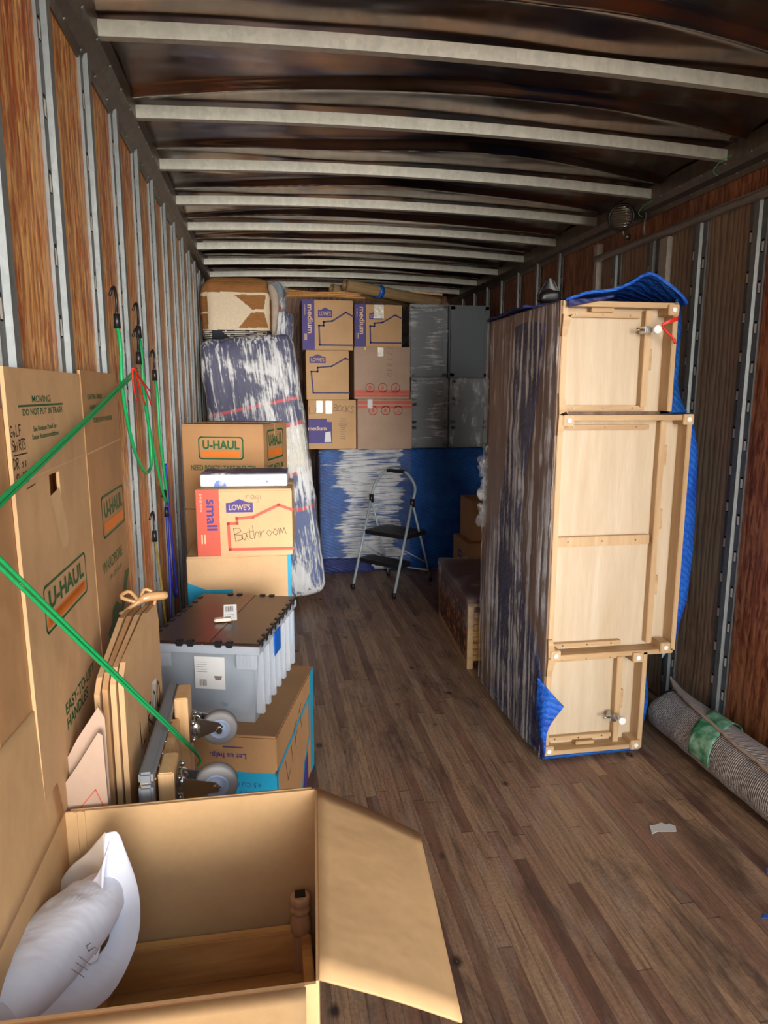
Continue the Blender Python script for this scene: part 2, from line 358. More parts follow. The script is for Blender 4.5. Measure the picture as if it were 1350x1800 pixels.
M['offcut'] = t.fin(t.mix(t.ramp(w, [(0, 0), (.5, .6), (1, 1)]), srgb(226, 170, 92), t.mix(n, srgb(120, 70, 34), srgb(236, 196, 130))), .4, t.bump(w, .5, .01), 0)
# fabrics
M['cotton'] = NT('white_cotton'); t = M['cotton']; M['cotton'] = t.fin(srgb(226, 228, 240), .8, t.bump(t.noise(t.map((4, 9, 4), (0, 0, .5)), 3, 2), .22, .02), 0, Sheen_Weight=.2)
M['linen'] = NT('cream_cotton'); t = M['linen']; M['linen'] = t.fin(srgb(226, 214, 202), .85, t.bump(t.noise(t.co, 9, 4), .4, .02), 0)
M['denim'] = flat('grey_blue_cloth', srgb(112, 128, 140), .85, 0, .3)
M['redcloth'] = flat('red_cloth', srgb(150, 20, 26), .85)
M['khaki'] = flat('tan_canvas', srgb(158, 130, 92), .8, 0, .2)
M['greyplastic'] = flat('grey_cabinet_paint', srgb(84, 92, 100), .45, 0, .08)
M['greyplastic_l'] = flat('pale_grey_cabinet_paint', srgb(104, 112, 120), .45, 0, .08)
M['tyre'] = flat('grey_rubber', srgb(138, 136, 136), .6); M['hub'] = flat('pale_blue_hub', srgb(150, 164, 190), .45)
M['carpet'] = flat('grey_dolly_bumper', srgb(128, 132, 138), .6)
M['lid'] = flat('dark_brown_lid_plastic', srgb(52, 38, 34), .3, 0, .15)
t = NT('clear_tote_plastic'); tr = t.n('BsdfTransparent'); mx = t.n('MixShader'); mx.inputs[0].default_value = .42
t.l(tr.outputs[0], mx.inputs[1]); t.l(t.b.outputs[0], mx.inputs[2]); t.l(mx.outputs[0], t.out.inputs[0]); M['tote'] = t.fin(srgb(196, 204, 216), .3, None, 0)
t = NT('woven_pouf_fabric'); M['pouf_cream'] = t.fin(t.mix(t.noise(t.co, 60, 2), srgb(206, 188, 160), srgb(230, 214, 188)), .9, t.bump(t.noise(t.map((1, 1, 6)), 30, 3), .5, .01), 0)
t = NT('woven_brown_fabric'); M['pouf_brown'] = t.fin(t.mix(t.noise(t.map((2, 2, 14)), 10, 3), srgb(112, 74, 44), srgb(176, 120, 62)), .9, t.bump(t.noise(t.map((1, 1, 6)), 30, 3), .5, .01), 0)
M['pouf_navy'] = flat('woven_navy_fabric', srgb(38, 42, 54), .9)
# rug
t = NT('woven_grey_rug'); w1_ = t.wave(t.map((1, 1, 1)), 34, .6, 1, 1, 'Y'); cc = t.n('TexCoord').outputs['UV']
w2_ = t.noise(t.co, 120, 2, .5); n = t.noise(t.co, 14, 3)
c = t.mix(t.ramp(w1_, [(.15, 0), (.6, 1)]), srgb(104, 96, 98), srgb(214, 208, 204)); c = t.mix(t.ramp(w2_, [(.40, .6), (.54, 0)]), c, srgb(92, 82, 86)); c = t.mix(t.ramp(n, [(.4, .3), (.6, 0)]), c, srgb(110, 98, 98))
M['rug'] = t.fin(c, .95, t.bump(t.mix(.5, w1_, w2_), .8, .008), 0)
t = NT('rug_backing'); w = t.wave(t.map((1, 1, 1), (0, 0, .3)), 30, 1.5, 1, 2, 'Y'); M['rugback'] = t.fin(t.mix(t.ramp(w, [(.1, 0), (.6, 1)]), srgb(130, 122, 124), srgb(192, 184, 182)), .95, t.bump(w, .7, .006), 0)
M['fringe'] = flat('cream_rug_edge', srgb(176, 160, 144), .95, 0, .25)
def cordmat(name, a, b):
    t = NT(name); w = t.noise(t.co, 160, 2); return t.fin(t.mix(w, a, b), .45)
M['cord_green'] = cordmat('green_elastic', srgb(14, 130, 70), srgb(30, 176, 100)); M['cord_blue'] = cordmat('blue_elastic', srgb(20, 24, 110), srgb(50, 60, 190)); M['cord_yellow'] = cordmat('black_and_yellow_elastic', srgb(30, 28, 26), srgb(190, 170, 90))
t = NT('ribbed_lens'); M['lens'] = t.fin(srgb(150, 140, 124), .12, t.bump(t.wave(t.co, 24, 0, 0, 1, 'Z'), .8, .01), .7)

# ------------------------------------------------------------------ lettering
_tc = {}
def text_geo(s, bold=0):
    k = (s, bold)
    if k in _tc: return _tc[k]
    c = bpy.data.curves.new('t', 'FONT'); c.body = s; c.align_x = 'CENTER'; c.align_y = 'CENTER'; c.offset = bold; c.resolution_u = 3
    o = bpy.data.objects.new('t', c); C.objects.link(o); dg = bpy.context.evaluated_depsgraph_get()
    me = o.evaluated_get(dg).to_mesh(); vs = [(v.co.x, v.co.y) for v in me.vertices]; fs = [tuple(p.vertices) for p in me.polygons]
    o.evaluated_get(dg).to_mesh_clear(); bpy.data.objects.remove(o); bpy.data.curves.remove(c)
    _tc[k] = (vs, fs); return _tc[k]
STR = {'A': [[(0, 0), (.35, 1), (.7, 0)], [(.15, .4), (.55, .4)]], 'B': [[(0, 0), (0, 1), (.45, .95), (.5, .7), (0, .52), (.55, .4), (.55, .1), (0, 0)]], 'C': [[(.6, .85), (.3, 1), (0, .6), (.05, .15), (.35, 0), (.6, .1)]],
 'D': [[(0, 0), (0, 1), (.5, .8), (.55, .3), (0, 0)]], 'E': [[(.5, 1), (0, 1), (0, 0), (.5, 0)], [(0, .5), (.4, .52)]], 'F': [[(.5, 1), (0, 1), (0, 0)], [(0, .5), (.4, .52)]], 'G': [[(.6, .85), (.3, 1), (0, .6), (.05, .1), (.4, 0), (.6, .4), (.35, .4)]],
 'H': [[(0, 0), (0, 1)], [(.5, 0), (.5, 1)], [(0, .5), (.5, .5)]], 'I': [[(.1, 0), (.15, 1)]], 'K': [[(0, 0), (0, 1)], [(.5, 1), (0, .45), (.5, 0)]], 'L': [[(0, 1), (0, 0), (.5, .05)]], 'O': [[(.3, 1), (0, .6), (.05, .15), (.3, 0), (.55, .35), (.5, .8), (.3, 1)]],
 'R': [[(0, 0), (0, 1), (.5, .85), (.4, .55), (0, .5), (.55, 0)]], 'S': [[(.5, .9), (.2, 1), (0, .75), (.45, .4), (.4, .05), (0, .05)]], 'T': [[(0, 1), (.6, 1)], [(.3, 1), (.3, 0)]], 'N': [[(0, 0), (0, 1), (.5, 0), (.5, 1)]],
 'a': [[(.4, .5), (.1, .5), (0, .2), (.2, 0), (.4, .3), (.4, .5), (.45, 0)]], 't': [[(.2, .8), (.15, .1), (.35, 0)], [(0, .55), (.4, .58)]], 'h': [[(0, 1), (0, 0), (.2, .5), (.35, .4), (.35, 0)]], 'r': [[(0, .5), (0, 0), (.1, .4), (.35, .5)]],
 'o': [[(.2, .5), (0, .25), (.2, 0), (.4, .25), (.2, .5)]], 'm': [[(0, .5), (0, 0), (.15, .5), (.25, .1), (.4, .5), (.5, 0)]], 'i': [[(.05, .5), (.1, 0)], [(.05, .7), (.07, .76)]], 's': [[(.35, .5), (.05, .4), (.3, .2), (0, 0)]], 'g': [[(.4, .5), (.05, .4), (.1, .05), (.4, .3), (.4, -.4), (.05, -.35)]], '-': [[(0, .45), (.8, .5)]]}
class Face:
    """a flat face of a thing: u to the right, v up, n outward"""
    def __init__(s, mb, o, U, V, N): s.mb = mb; s.o = Vector(o); s.U = Vector(U); s.V = Vector(V); s.N = Vector(N); s.k = 0
    def p(s, u, v): return s.o + s.U * u + s.V * v + s.N * (.0007 + s.k * .0004)
    def poly(s, pts, mi): s.mb.face([s.p(*q) for q in pts], mi)
    def rect(s, u0, v0, u1, v1, mi): s.poly([(u0, v0), (u1, v0), (u1, v1), (u0, v1)], mi)
    def line(s, pts, w, mi):
        for a, b in zip(pts, pts[1:]):
            dx, dy = b[0] - a[0], b[1] - a[1]; L = math.hypot(dx, dy) or 1e-6; ex, ey = dx / L * w / 2, dy / L * w / 2
            s.poly([(a[0] - ex + ey, a[1] - ey - ex), (b[0] + ex + ey, b[1] + ey - ex), (b[0] + ex - ey, b[1] + ey + ex), (a[0] - ex - ey, a[1] - ey + ex)], mi)
    def text(s, st, u, v, h, mi, rot=0, sx=1, bold=0):
        vs, fs = text_geo(st, bold); c, q = math.cos(R(rot)), math.sin(R(rot)); k = h / .7
        P = [(u + (x * sx * c - y * q) * k, v + (x * sx * q + y * c) * k) for x, y in vs]
        V = [s.mb.bm.verts.new(s.p(*a)) for a in P]
        for f in fs:
            try: s.mb.bm.faces.new([V[i] for i in f]).material_index = mi
            except ValueError: pass
    def fit(s, st, u, v, h, wid, mi, bold=0):
        vs, fs = text_geo(st, bold); a = max(x for x, y in vs) - min(x for x, y in vs); s.text(st, u, v, h, mi, 0, wid / (a * h / .7), bold)
    def hand(s, st, u, v, h, mi, rot=0, w=.004, gap=.75):
        c, q = math.cos(R(rot)), math.sin(R(rot)); x0 = 0
        for ch in st:
            if ch in STR:
                for ln in STR[ch]:
                    s.line([(u + ((x0 + a) * c - b * q) * h, v + ((x0 + a) * q + b * c) * h) for a, b in ln], w, mi)
            x0 += gap if ch != ' ' else .4
    def ring(s, u, v, r, w, mi, n=18):
        s.line([(u + r * math.cos(2 * PI * i / n), v + r * math.sin(2 * PI * i / n)) for i in range(n + 1)], w, mi)
    def rrect(s, u0, v0, u1, v1, r, w, mi):
        P = []
        for cx, cy, a0 in ((u1 - r, v1 - r, 0), (u0 + r, v1 - r, 90), (u0 + r, v0 + r, 180), (u1 - r, v0 + r, 270)):
            for k in range(5): a = R(a0 + k * 22.5); P.append((cx + r * math.cos(a), cy + r * math.sin(a)))
        s.line(P + [P[0]], w, mi)
INK = ['purple', 'navyink', 'redink', 'cyan', 'green', 'orange', 'marker', 'pencil', 'paper', 'paleprint', 'cleartape', 'yellow', 'kraft_light']
def inks(base): return [M[base]] + [M[k] for k in INK]
def I(k): return INK.index(k) + 1
def home_logo(f, u0, v0, w, h, ink):
    f.poly([(u0, v0), (u0 + w, v0), (u0 + w, v0 + .72 * h), (u0 + .82 * w, v0 + .74 * h), (u0 + .5 * w, v0 + h), (u0 + .2 * w, v0 + .74 * h), (u0, v0 + .72 * h)], ink)
    f.k = 1; f.fit("LOWE'S", u0 + w / 2, v0 + .36 * h, h * .40, w * .8, I('kraft_light'), .02); f.k = 0
def van_logo(f, u0, v0, w, h):
    f.rrect(u0, v0, u0 + w, v0 + h, h * .14, h * .06, I('green')); f.rect(u0 + w * .07, v0 + h * .08, u0 + w * .93, v0 + h * .34, I('orange'))
    f.k = 1; f.fit('U-HAUL', u0 + w / 2, v0 + h * .63, h * .38, w * .84, I('green'), .035); f.k = 0
OUT = [(1, .685), (.86, .76), (.587, .583), (.42, .565), (.42, .49), (.327, .49), (.337, .1), (1, .1)]
def home_face(f, w, h, size, spanish, band, btxt, ink):
    f.rect(0, 0, .24 * w, h, I(band)); f.k = 1
    f.text(size, .155 * w, .62 * h, .105 * w, I(btxt), -90, 1.15, .02); f.text(spanish, .055 * w, .8 * h, .03 * w, I('paleprint'), -90, 1.3)
    for q in range(2): f.line([(.05 * w + q * .03 * w, .32 * h), (.05 * w + q * .03 * w, .2 * h)], .006, I('paleprint'))
    f.k = 0
    f.line([(a * w, b * h) for a, b in OUT], .014 * w / .45, I(ink)); home_logo(f, .31 * w, .655 * h, .28 * w, .2 * h, I('purple'))

def carton(label, loc, w, d, h, rz=0, base='kraft', art=None, group=None, tape='tape', tapedir='y', name='cardboard_box', top=True, bev=.004):
    root = empty(name, loc, rz, label, 'box', group)
    mb = MB(); hh = h - .005
    mb.box((0, 0, 0), (w, d, hh), 0, bev)
    fs = {'front': Face(mb, (0, 0, 0), (1, 0, 0), (0, 0, 1), (0, -1, 0)), 'right': Face(mb, (w, 0, 0), (0, 1, 0), (0, 0, 1), (1, 0, 0)),
          'left': Face(mb, (0, d, 0), (0, -1, 0), (0, 0, 1), (-1, 0, 0)), 'top': Face(mb, (0, 0, h), (1, 0, 0), (0, 1, 0), (0, 0, 1))}
    if art: art(fs, w, d, h)
    mb.build('body', inks(base), root, recalc=False)
    if top:
        for k in (0, 1):
            q = MB()
            if tapedir == 'y': q.box((0.001 + k * w / 2, .001, hh), (w / 2 - .001 + k * w / 2, d - .001, h), 0, .001)
            else: q.box((.001, 0.001 + k * d / 2, hh), (w - .001, d / 2 - .001 + k * d / 2, h), 0, .001)
            q.build('flap', M[base], root)
    if tape:
        q = MB()
        if tapedir == 'y':
            q.box((w / 2 - .024, -.0015, h), (w / 2 + .024, d, h + .001)); q.box((w / 2 - .024, -.0016, h - .06), (w / 2 + .024, -.0002, h + .001))
        else:
            q.box((0, d / 2 - .024, h), (w + .0015, d / 2 + .024, h + .001)); q.box((w + .0002, d / 2 - .024, h - .07), (w + .0016, d / 2 + .024, h + .001))
        q.build('tape', M[tape], root)
    return root

# ------------------------------------------------------------------ the truck
XL, XR, YB, YF, HC = -.495, 2.085, -.5, 7.75, 2.63
mb = MB(); mb.box((XL - .04, YB, -.06), (XR + .04, YF, 0)); tag(mb.build('floor', M['floor']), kind='structure')
def wallpart(x0, x1, y0, y1, z0, z1): q = MB(); q.box((x0, y0, z0), (x1, y1, z1)); return q
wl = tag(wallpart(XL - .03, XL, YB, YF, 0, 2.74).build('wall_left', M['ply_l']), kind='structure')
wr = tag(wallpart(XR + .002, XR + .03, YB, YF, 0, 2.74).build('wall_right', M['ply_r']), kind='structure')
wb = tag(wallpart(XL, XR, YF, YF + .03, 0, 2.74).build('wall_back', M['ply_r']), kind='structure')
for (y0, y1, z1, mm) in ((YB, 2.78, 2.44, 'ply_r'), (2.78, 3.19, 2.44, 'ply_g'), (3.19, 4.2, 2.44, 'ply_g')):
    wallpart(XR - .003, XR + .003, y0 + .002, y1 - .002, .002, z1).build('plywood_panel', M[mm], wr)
# slotted hat posts
def post_mesh(h):
    """local: y along the wall, x into the room, z up"""
    q = MB(); P = [(-.0225, .008), (-.017, .021), (.017, .021), (.0225, .008)]
    for a, b in zip(P, P[1:]): q.face([(a[1], a[0], 0), (b[1], b[0], 0), (b[1], b[0], h), (a[1], a[0], h)], 0)
    dz = .1667; ns = int(h / dz)
    for s in (-1, 1):
        off = .05 if s < 0 else .0; Y = [.0225, .030, .047, .055]
        for a, b in zip(Y, Y[1:]):
            if (a, b) != (.030, .047): q.face([(.008, s * a, 0), (.008, s * b, 0), (.008, s * b, h), (.008, s * a, h)], 1); continue
            z = 0
            for k in range(ns):
                z0 = off + k * dz + .04; z1 = z0 + .054
                if z1 > h: break
                q.face([(.008, s * a, z), (.008, s * b, z), (.008, s * b, z0), (.008, s * a, z0)], 1)
                q.face([(.0085, s * (a + .003), z0 + .004), (.0085, s * b, z0 + .004), (.0085, s * b, z1 - .010), (.0085, s * (a + .003), z1 - .010)], 2)
                q.face([(.001, s * a, z0), (.001, s * b, z0), (.001, s * b, z1), (.001, s * a, z1)], 3)
                for (p0, p1) in (((a, z0), (b, z0)), ((b, z0), (b, z1)), ((b, z1), (a, z1)), ((a, z1), (a, z0))):
                    q.face([(.008, s * p0[0], p0[1]), (.008, s * p1[0], p1[1]), (.001, s * p1[0], p1[1]), (.001, s * p0[0], p0[1])], 3)
                z = z1
            q.face([(.008, s * a, z), (.008, s * b, z), (.008, s * b, h), (.008, s * a, h)], 1)
        q.face([(.0, s * .055, 0), (.008, s * .055, 0), (.008, s * .055, h), (.0, s * .055, h)], 1)
    return q
pl = post_mesh(2.60).build('post', [M['galv'], M['galv'], M['tab'], M['dark']], wl, recalc=False)
prs = post_mesh(2.42).build('post', [M['galv'], M['galvdark'], M['tab'], M['dark']], wr, recalc=False)
k = 0
for i in range(17):
    y = 1.10 + .407 * i
    if y > YF - .1: break
    o = pl if k == 0 else pl.copy()
    if k: C.objects.link(o)
    o.parent = wl; o.location = (XL, y, .005); k += 1
k = 0
for i in range(-1, 13):
    y = 2.78 + .407 * i
    if i == 4 or y > YF - .1: continue
    o = prs if k == 0 else prs.copy()
    if k: C.objects.link(o)
    o.parent = wr; o.location = (XR - .003, y, .005); o.rotation_euler = (0, 0, PI)
    if y > 4.3: o.scale = (1, .8, 2.60 / 2.42)
    k += 1
# top rails
def railm(x, s):
    q = MB(); pr = [(x, 2.56), (x + s * .006, 2.56), (x + s * .012, 2.585), (x + s * .035, 2.60), (x + s * .055, 2.63), (x + s * .055, 2.70), (x, 2.74)]
    q.prism([(a, b) for a, b in pr], (0, YB, 0), (1, 0, 0), (0, 0, 1), (0, 1, 0), YF - YB); return q
rl = tag(railm(XL, 1).build('trim_1', M['rail']), kind='structure'); rr_ = tag(railm(XR, -1).build('trim_2', M['rail']), kind='structure')
for s, x, pa in ((1, XL, rl), (-1, XR, rr_)):
    q = MB()
    for i in range(1, 40):
        for dx, zz in ((.052, 2.625), (.011, 2.581)):
            q.lathe([(.006, 0), (.004, .003)], (x + s * (dx + .001), .9 + i * .17 + dx * .7, zz), (s * .6, 0, -.8), n=8)
    q.build('rivet', M['galv'], pa)['kind'] = 'stuff'
# side door track and its jambs on the right wall
q = MB(); q.tube([(XR - .03, YB + .1, 2.445), (XR - .03, 4.22, 2.445)], .022, n=8); tr_ = tag(q.build('trim_3', M['railgrey']), kind='structure')
q = MB(); q.box((XR - .04, 4.19, 0), (XR, 4.235, 2.53), 0, .004); tag(q.build('trim_4', M['railgrey']), kind='structure')
q = MB(); q.box((XR - .03, 3.43, 0), (XR, 3.51, 2.42), 0, .004); tag(q.build('trim_5', M['railgrey']), kind='structure')
# roof skin with its waves, and roof bows
BY = [1.07 + .612 * i for i in range(11)]   # left end positions
def by(i, x): return BY[i] + .05 * (x + .45) / 2.5
def crown(x): u = (x - .79) / 1.29; return .035 * (1 - u * u)
mb = MB(); NX, NY = 150, 620; g = []
for j in range(NY + 1):
    row = []
    for i in range(NX + 1):
        x = XL + (XR - XL) * i / NX; y = YB + (YF - YB) * j / NY
        ph = ((y - .05 * (x + .45) / 2.5 - 1.07) / .612) % 1
        amp = .5 + .6 * math.sin(PI * i / NX) + .5 * noise.noise(Vector((x * 1.2, math.floor((y - 1.07) / .612) * 3.1, 0)))
        rid = math.exp(-((ph - (.88 + .12 * noise.noise(Vector((x * 1.1, math.floor((y - 1.07) / .612) * 1.7, 4))) - .30 * math.sin(PI * i / NX) )) / .050) ** 2)
        z = 2.692 + crown(x) - .030 * amp * rid + .010 * noise.noise(Vector((x * 1.3, y * 2.5, 2))) + .012 * math.sin(PI * ph) ** 2
        row.append(mb.bm.verts.new((x, y, z)))
    g.append(row)
for j in range(NY):
    for i in range(NX):
        f = mb.bm.faces.new([g[j][i], g[j][i + 1], g[j + 1][i + 1], g[j + 1][i]]); f.smooth = True
mb.face([(XL, YB, 2.79), (XR, YB, 2.79), (XR, YF, 2.79), (XL, YF, 2.79)])
ce = tag(mb.build('ceiling', M['roof'], recalc=False), kind='structure')
for i in range(1, 11):
    if BY[i] < 1.5: continue
    q = MB(); n = 20; P = []
    for k in range(n + 1):
        x = XL + .05 + (XR - XL - .1) * k / n; y = by(i, x) + .008; z = 2.633 + crown(x)
        P.append([(x, y, z + .045), (x, y, z), (x, y + .03, z), (x, y + .03, z + .045)])
    for a, b in zip(P, P[1:]):
        for m_ in range(3): q.face([a[m_], a[m_ + 1], b[m_ + 1], b[m_]])
    o = q.build('roof_bow', M['bow'], ce, recalc=False)

# ------------------------------------------------------------------ foreground: open carton with pillow and upturned table
ZB = .73
FR, FL, NR, NL = Vector((.092, 1.471, 0)), Vector((-.448, 1.471, 0)), Vector((.056, .943, 0)), Vector((-.448, .95, 0))
root = empty('open_cardboard_box', (-.18, 1.2, 0), 0, 'large open kraft carton in the foreground holding a pillow and a small table', 'box')
def wallpanel(a, b, z0, z1, th, inw):
    q = MB(); d = (b - a).normalized(); n = inw.normalized()
    q.prism([(0, z0), ((b - a).length, z0), ((b - a).length, z1), (0, z1)], a, d, (0, 0, 1), n, th, 0); return q
ctr = Vector((-.18, 1.2, 0))
KO = [M['kraft_open']]
q = MB()
for a, b, nn in ((FL, FR, Vector((0, 1, 0))), (FR, NR, Vector((1, 0, 0))), (NR, NL, Vector((0, -1, 0))), (NL, FL, Vector((-1, 0, 0)))):
    d = (b - a).normalized(); q.prism([(0, .004), ((b - a).length, .004), ((b - a).length, ZB), (0, ZB)], a, d, (0, 0, 1), nn, .005, 0)
q.prism([(p.x, p.y) for p in (FR, FL, NL, NR)], (0, 0, .003), (1, 0, 0), (0, 1, 0), (0, 0, 1), .006)
# scored creases near the far left corner
for dx in (.018, .034): q.box((FL.x + dx, FL.y - .003, .02), (FL.x + dx + .006, FL.y, ZB))
q.build('body', KO, root, origin=None).location = -ctr
def flapq(a, b, out, name='flap'):
    """a,b hinge ends; out: two outer corners"""
    q = MB(); sheet(q, [[a, (a + b) / 2, b], [(a + out[0]) / 2 + Vector((0, 0, .004)), (a + b + out[0] + out[1]) / 4 + Vector((0, 0, .006)), (b + out[1]) / 2 + Vector((0, 0, .004))], [out[0], (out[0] + out[1]) / 2, out[1]]], 8, 8, 0, .005)
    o = q.build(name, KO, root); o.location = -ctr; return o
up = lambda p, z=ZB: Vector((p.x, p.y, z))
o1 = at(737, 1465, y=1.455); o2 = at(812, 1797, y=.96)
flapq(up(FR) + Vector((.006, 0, .002)), up(NR) + Vector((.006, 0, .002)), (o1, o2))
flapq(up(FL) + Vector((-.003, -.005, .002)), up(NL) + Vector((-.003, 0, .002)), (Vector((-.459, 1.40, 1.015)), Vector((-.459, .9, 1.05))))
flapq(Vector((-.445, .936, ZB)), Vector((.04, .933, ZB)), (Vector((-.44, .72, .63)), Vector((.03, .71, .63))))
flapq(Vector((-.44, 1.482, ZB)), Vector((.085, 1.482, ZB)), (Vector((-.44, 1.50, .46)), Vector((.085, 1.50, .46))))

# upturned table inside
TX0, TX1, TY0, TY1 = -.40, .082, 1.0, 1.462
root = empty('small_wooden_table', (-.17, 1.23, .013), 0, 'small mango wood table lying upside down inside the open carton', 'table')
def bt(name, mat, fn): q = MB(); fn(q); return q.build(name, mat, root, origin=None)
off = Vector((-.17, 1.23, .012))
def rb(q, a, b, bev=.003, mi=0): q.box(Vector(a) - off, Vector(b) - off, mi, bev)
bt('tabletop', M['mango_x'], lambda q: rb(q, (TX0 - .01, TY0, .285), (TX1, TY1, .31)))
bt('apron', M['mango_x'], lambda q: rb(q, (TX0 + .02, TY1 - .045, .31), (TX1 - .03, TY1 - .02, .415)))
bt('apron', M['mango_x'], lambda q: rb(q, (TX0 + .01, TY0 + .05, .31), (TX0 + .035, TY1 - .05, .415)))
bt('apron', M['mango_x'], lambda q: rb(q, (TX1 - .03, TY0 + .05, .31), (TX1 - .008, TY1 - .05, .41)))
bt('stretcher', M['mango_x'], lambda q: rb(q, (TX0 + .0, TY0 + .02, .012), (TX1 - .02, TY1 - .03, .285), .01))
for lx in (TX0 + .018, TX1 - .03):
    for ly in (TY0 + .03, TY1 - .035):
        q = MB(); q.box(Vector((lx - .018, ly - .02, .31)) - off, Vector((lx + .018, ly + .02, .405)) - off, 0, .003)
        if lx > 0:
            q.lathe([(.018, 0), (.024, .012), (.024, .03), (.018, .05), (.017, .056), (.023, .06), (.023, .068), (.018, .072), (.022, .078), (.023, .095), (.018, .1)], Vector((lx, ly, .40)) - off, (0, 0, 1))
        o = q.build('leg', M['mango_leg'], root)
        if lx > 0:
            q = MB(); q.box(Vector((lx - .012, ly - .012, .5)) - off, Vector((lx + .012, ly + .012, .503)) - off, 0, .001); q.build('felt_pad', M['black'], o)

# pillow in its case
root = empty('pillow', (-.33, 1.2, .32), 0, 'white pillow in a loose pillowcase marked HIS standing in the open carton', 'pillow')
po = Vector((-.33, 1.2, .32))
a = at(185, 1560, y=1.30); b = at(0, 1760, y=1.08)
ax = (a - b).normalized(); side = Vector((.75, -.35, .25)); side = (side - ax * side.dot(ax)).normalized(); nn = ax.cross(side)
q = MB(); t_ = bmesh.new(); bmesh.ops.create_uvsphere(t_, u_segments=48, v_segments=32, radius=1)
c0 = (at(130, 1620, y=1.27) * .5 + at(20, 1745, y=1.12) * .5)
for v in t_.verts:
    x, y, z = v.co; f = lambda w, e: math.copysign(abs(w) ** e, w)
    p = c0 + ax * f(x, .8) * .19 + side * f(y, .75) * .078 + nn * z * .06
    v.co = p + Vector((1, 1, 1)) * .006 * noise.noise(Vector((x * 9, y * 2, z * 2))) - po
for f_ in t_.faces: f_.smooth = True
q.merge(t_); body = q.build('cushion', M['cotton'], root)
def psheet(name, rows, mat, wr=.006, seed=0, extra=None):
    q = MB(); sheet(q, [[p - po for p in r] for r in rows], 26, 26, 0, .003, wr, 9, seed)
    if extra: extra(q)
    return q.build(name, mat, root)
# far wing of the case (cream, against the box wall)
psheet('case_back', [[at(190, 1462, y=1.36), at(150, 1500, y=1.40), at(118, 1530, y=1.41), at(80, 1590, y=1.40), at(20, 1645, y=1.34), at(-60, 1700, y=1.25)],
                     [at(186, 1530, y=1.33), at(160, 1560, y=1.36), at(130, 1600, y=1.36), at(95, 1660, y=1.33), at(30, 1720, y=1.27), at(-60, 1760, y=1.2)],
                     [at(178, 1580, y=1.30), at(150, 1620, y=1.31), at(110, 1660, y=1.30), at(70, 1710, y=1.26), at(10, 1760, y=1.2), at(-60, 1800, y=1.12)]], M['linen'], .01, 3)
# near wing that curls from the peak round to the front
psheet('case_front', [[at(185, 1465, y=1.335), at(182, 1520, y=1.32), at(188, 1580, y=1.30), at(192, 1650, y=1.26), at(150, 1700, y=1.2), at(80, 1738, y=1.14), at(-20, 1770, y=1.04)],
                      [at(205, 1462, y=1.33), at(214, 1510, y=1.32), at(220, 1580, y=1.3), at(216, 1660, y=1.25), at(180, 1725, y=1.19), at(90, 1765, y=1.12), at(-20, 1790, y=1.02)],
                      [at(214, 1480, y=1.33), at(238, 1545, y=1.32), at(246, 1600, y=1.3), at(236, 1668, y=1.25), at(186, 1758, y=1.18), at(100, 1800, y=1.1), at(-20, 1830, y=1.01)]], M['cotton'], .004, 5)
psheet('case_top', [[at(196, 1470, y=1.33), at(170, 1540, y=1.31), at(135, 1566, y=1.29)], [at(180, 1530, y=1.30), at(172, 1590, y=1.26), at(110, 1625, y=1.24)], [at(186, 1600, y=1.27), at(150, 1640, y=1.22), at(70, 1690, y=1.19)], [at(170, 1690, y=1.2), at(110, 1715, y=1.15), at(10, 1745, y=1.1)]], M['cotton'], .006, 9)
q = MB(); o = at(150, 1690, y=1.165); U = (at(172, 1652, y=1.185) - at(156, 1682, y=1.165)).normalized(); V = (at(140, 1660, y=1.18) - at(160, 1672, y=1.17)).normalized(); N = U.cross(V).normalized()
if N.y > 0: N = -N
f = Face(q, o - po, U, V, N); f.hand('HIS', -.02, -.012, .022, 0, 0, .0011, .8)
from mathutils.bvhtree import BVHTree
bv = BVHTree.FromPolygons([v.co for v in body.data.vertices], [tuple(p.vertices) for p in body.data.polygons])
for v in q.bm.verts:
    h_ = bv.ray_cast(v.co + N * .3, -N)
    if h_[0]: v.co = h_[0] + N * .0012
q.build('handwriting', M['pencil'], root)

# ------------------------------------------------------------------ left wall: flattened wardrobe cartons
def leaning(label, y0, y1, z0, z1, xt, xb, th, base, art=None, fold=None, name='flattened_cardboard_box', hole=None, group=None, xt2=None):
    """a flat carton stood on the floor and leant on the left wall; it faces the room"""
    root = empty(name, (xb, (y0 + y1) / 2, z0), 0, label, 'cardboard box', group)
    V = Vector((xt - xb, 0, z1 - z0)); L = V.length; V.normalize(); U = Vector((0, 1, 0)); N = Vector((V.z, 0, -V.x)); w = y1 - y0
    q = MB(); fd = (fold - z0) if fold else L
    if hole:
        hu0, hv0, hu1, hv1 = hole
        for (a, b, c_, d) in ((-w / 2, 0, w / 2, hv0), (-w / 2, hv0, hu0, hv1), (hu1, hv0, w / 2, hv1), (-w / 2, hv1, w / 2, L)):
            q.prism([(a, b), (c_, b), (c_, d), (a, d)], (0, 0, 0), U, V, -N, th)
    else: q.prism([(-w / 2, 0), (w / 2, 0), (w / 2, L), (-w / 2, L)], (0, 0, 0), U, V, -N, th)
    f = Face(q, (0, 0, 0), U, V, N)
    if fold: f.line([(-w / 2, fd), (w / 2, fd + .012)], .004, I('kraft_light'))
    if art: art(f, w, L)
    q.build('panel', inks(base), root, recalc=False)
    return root
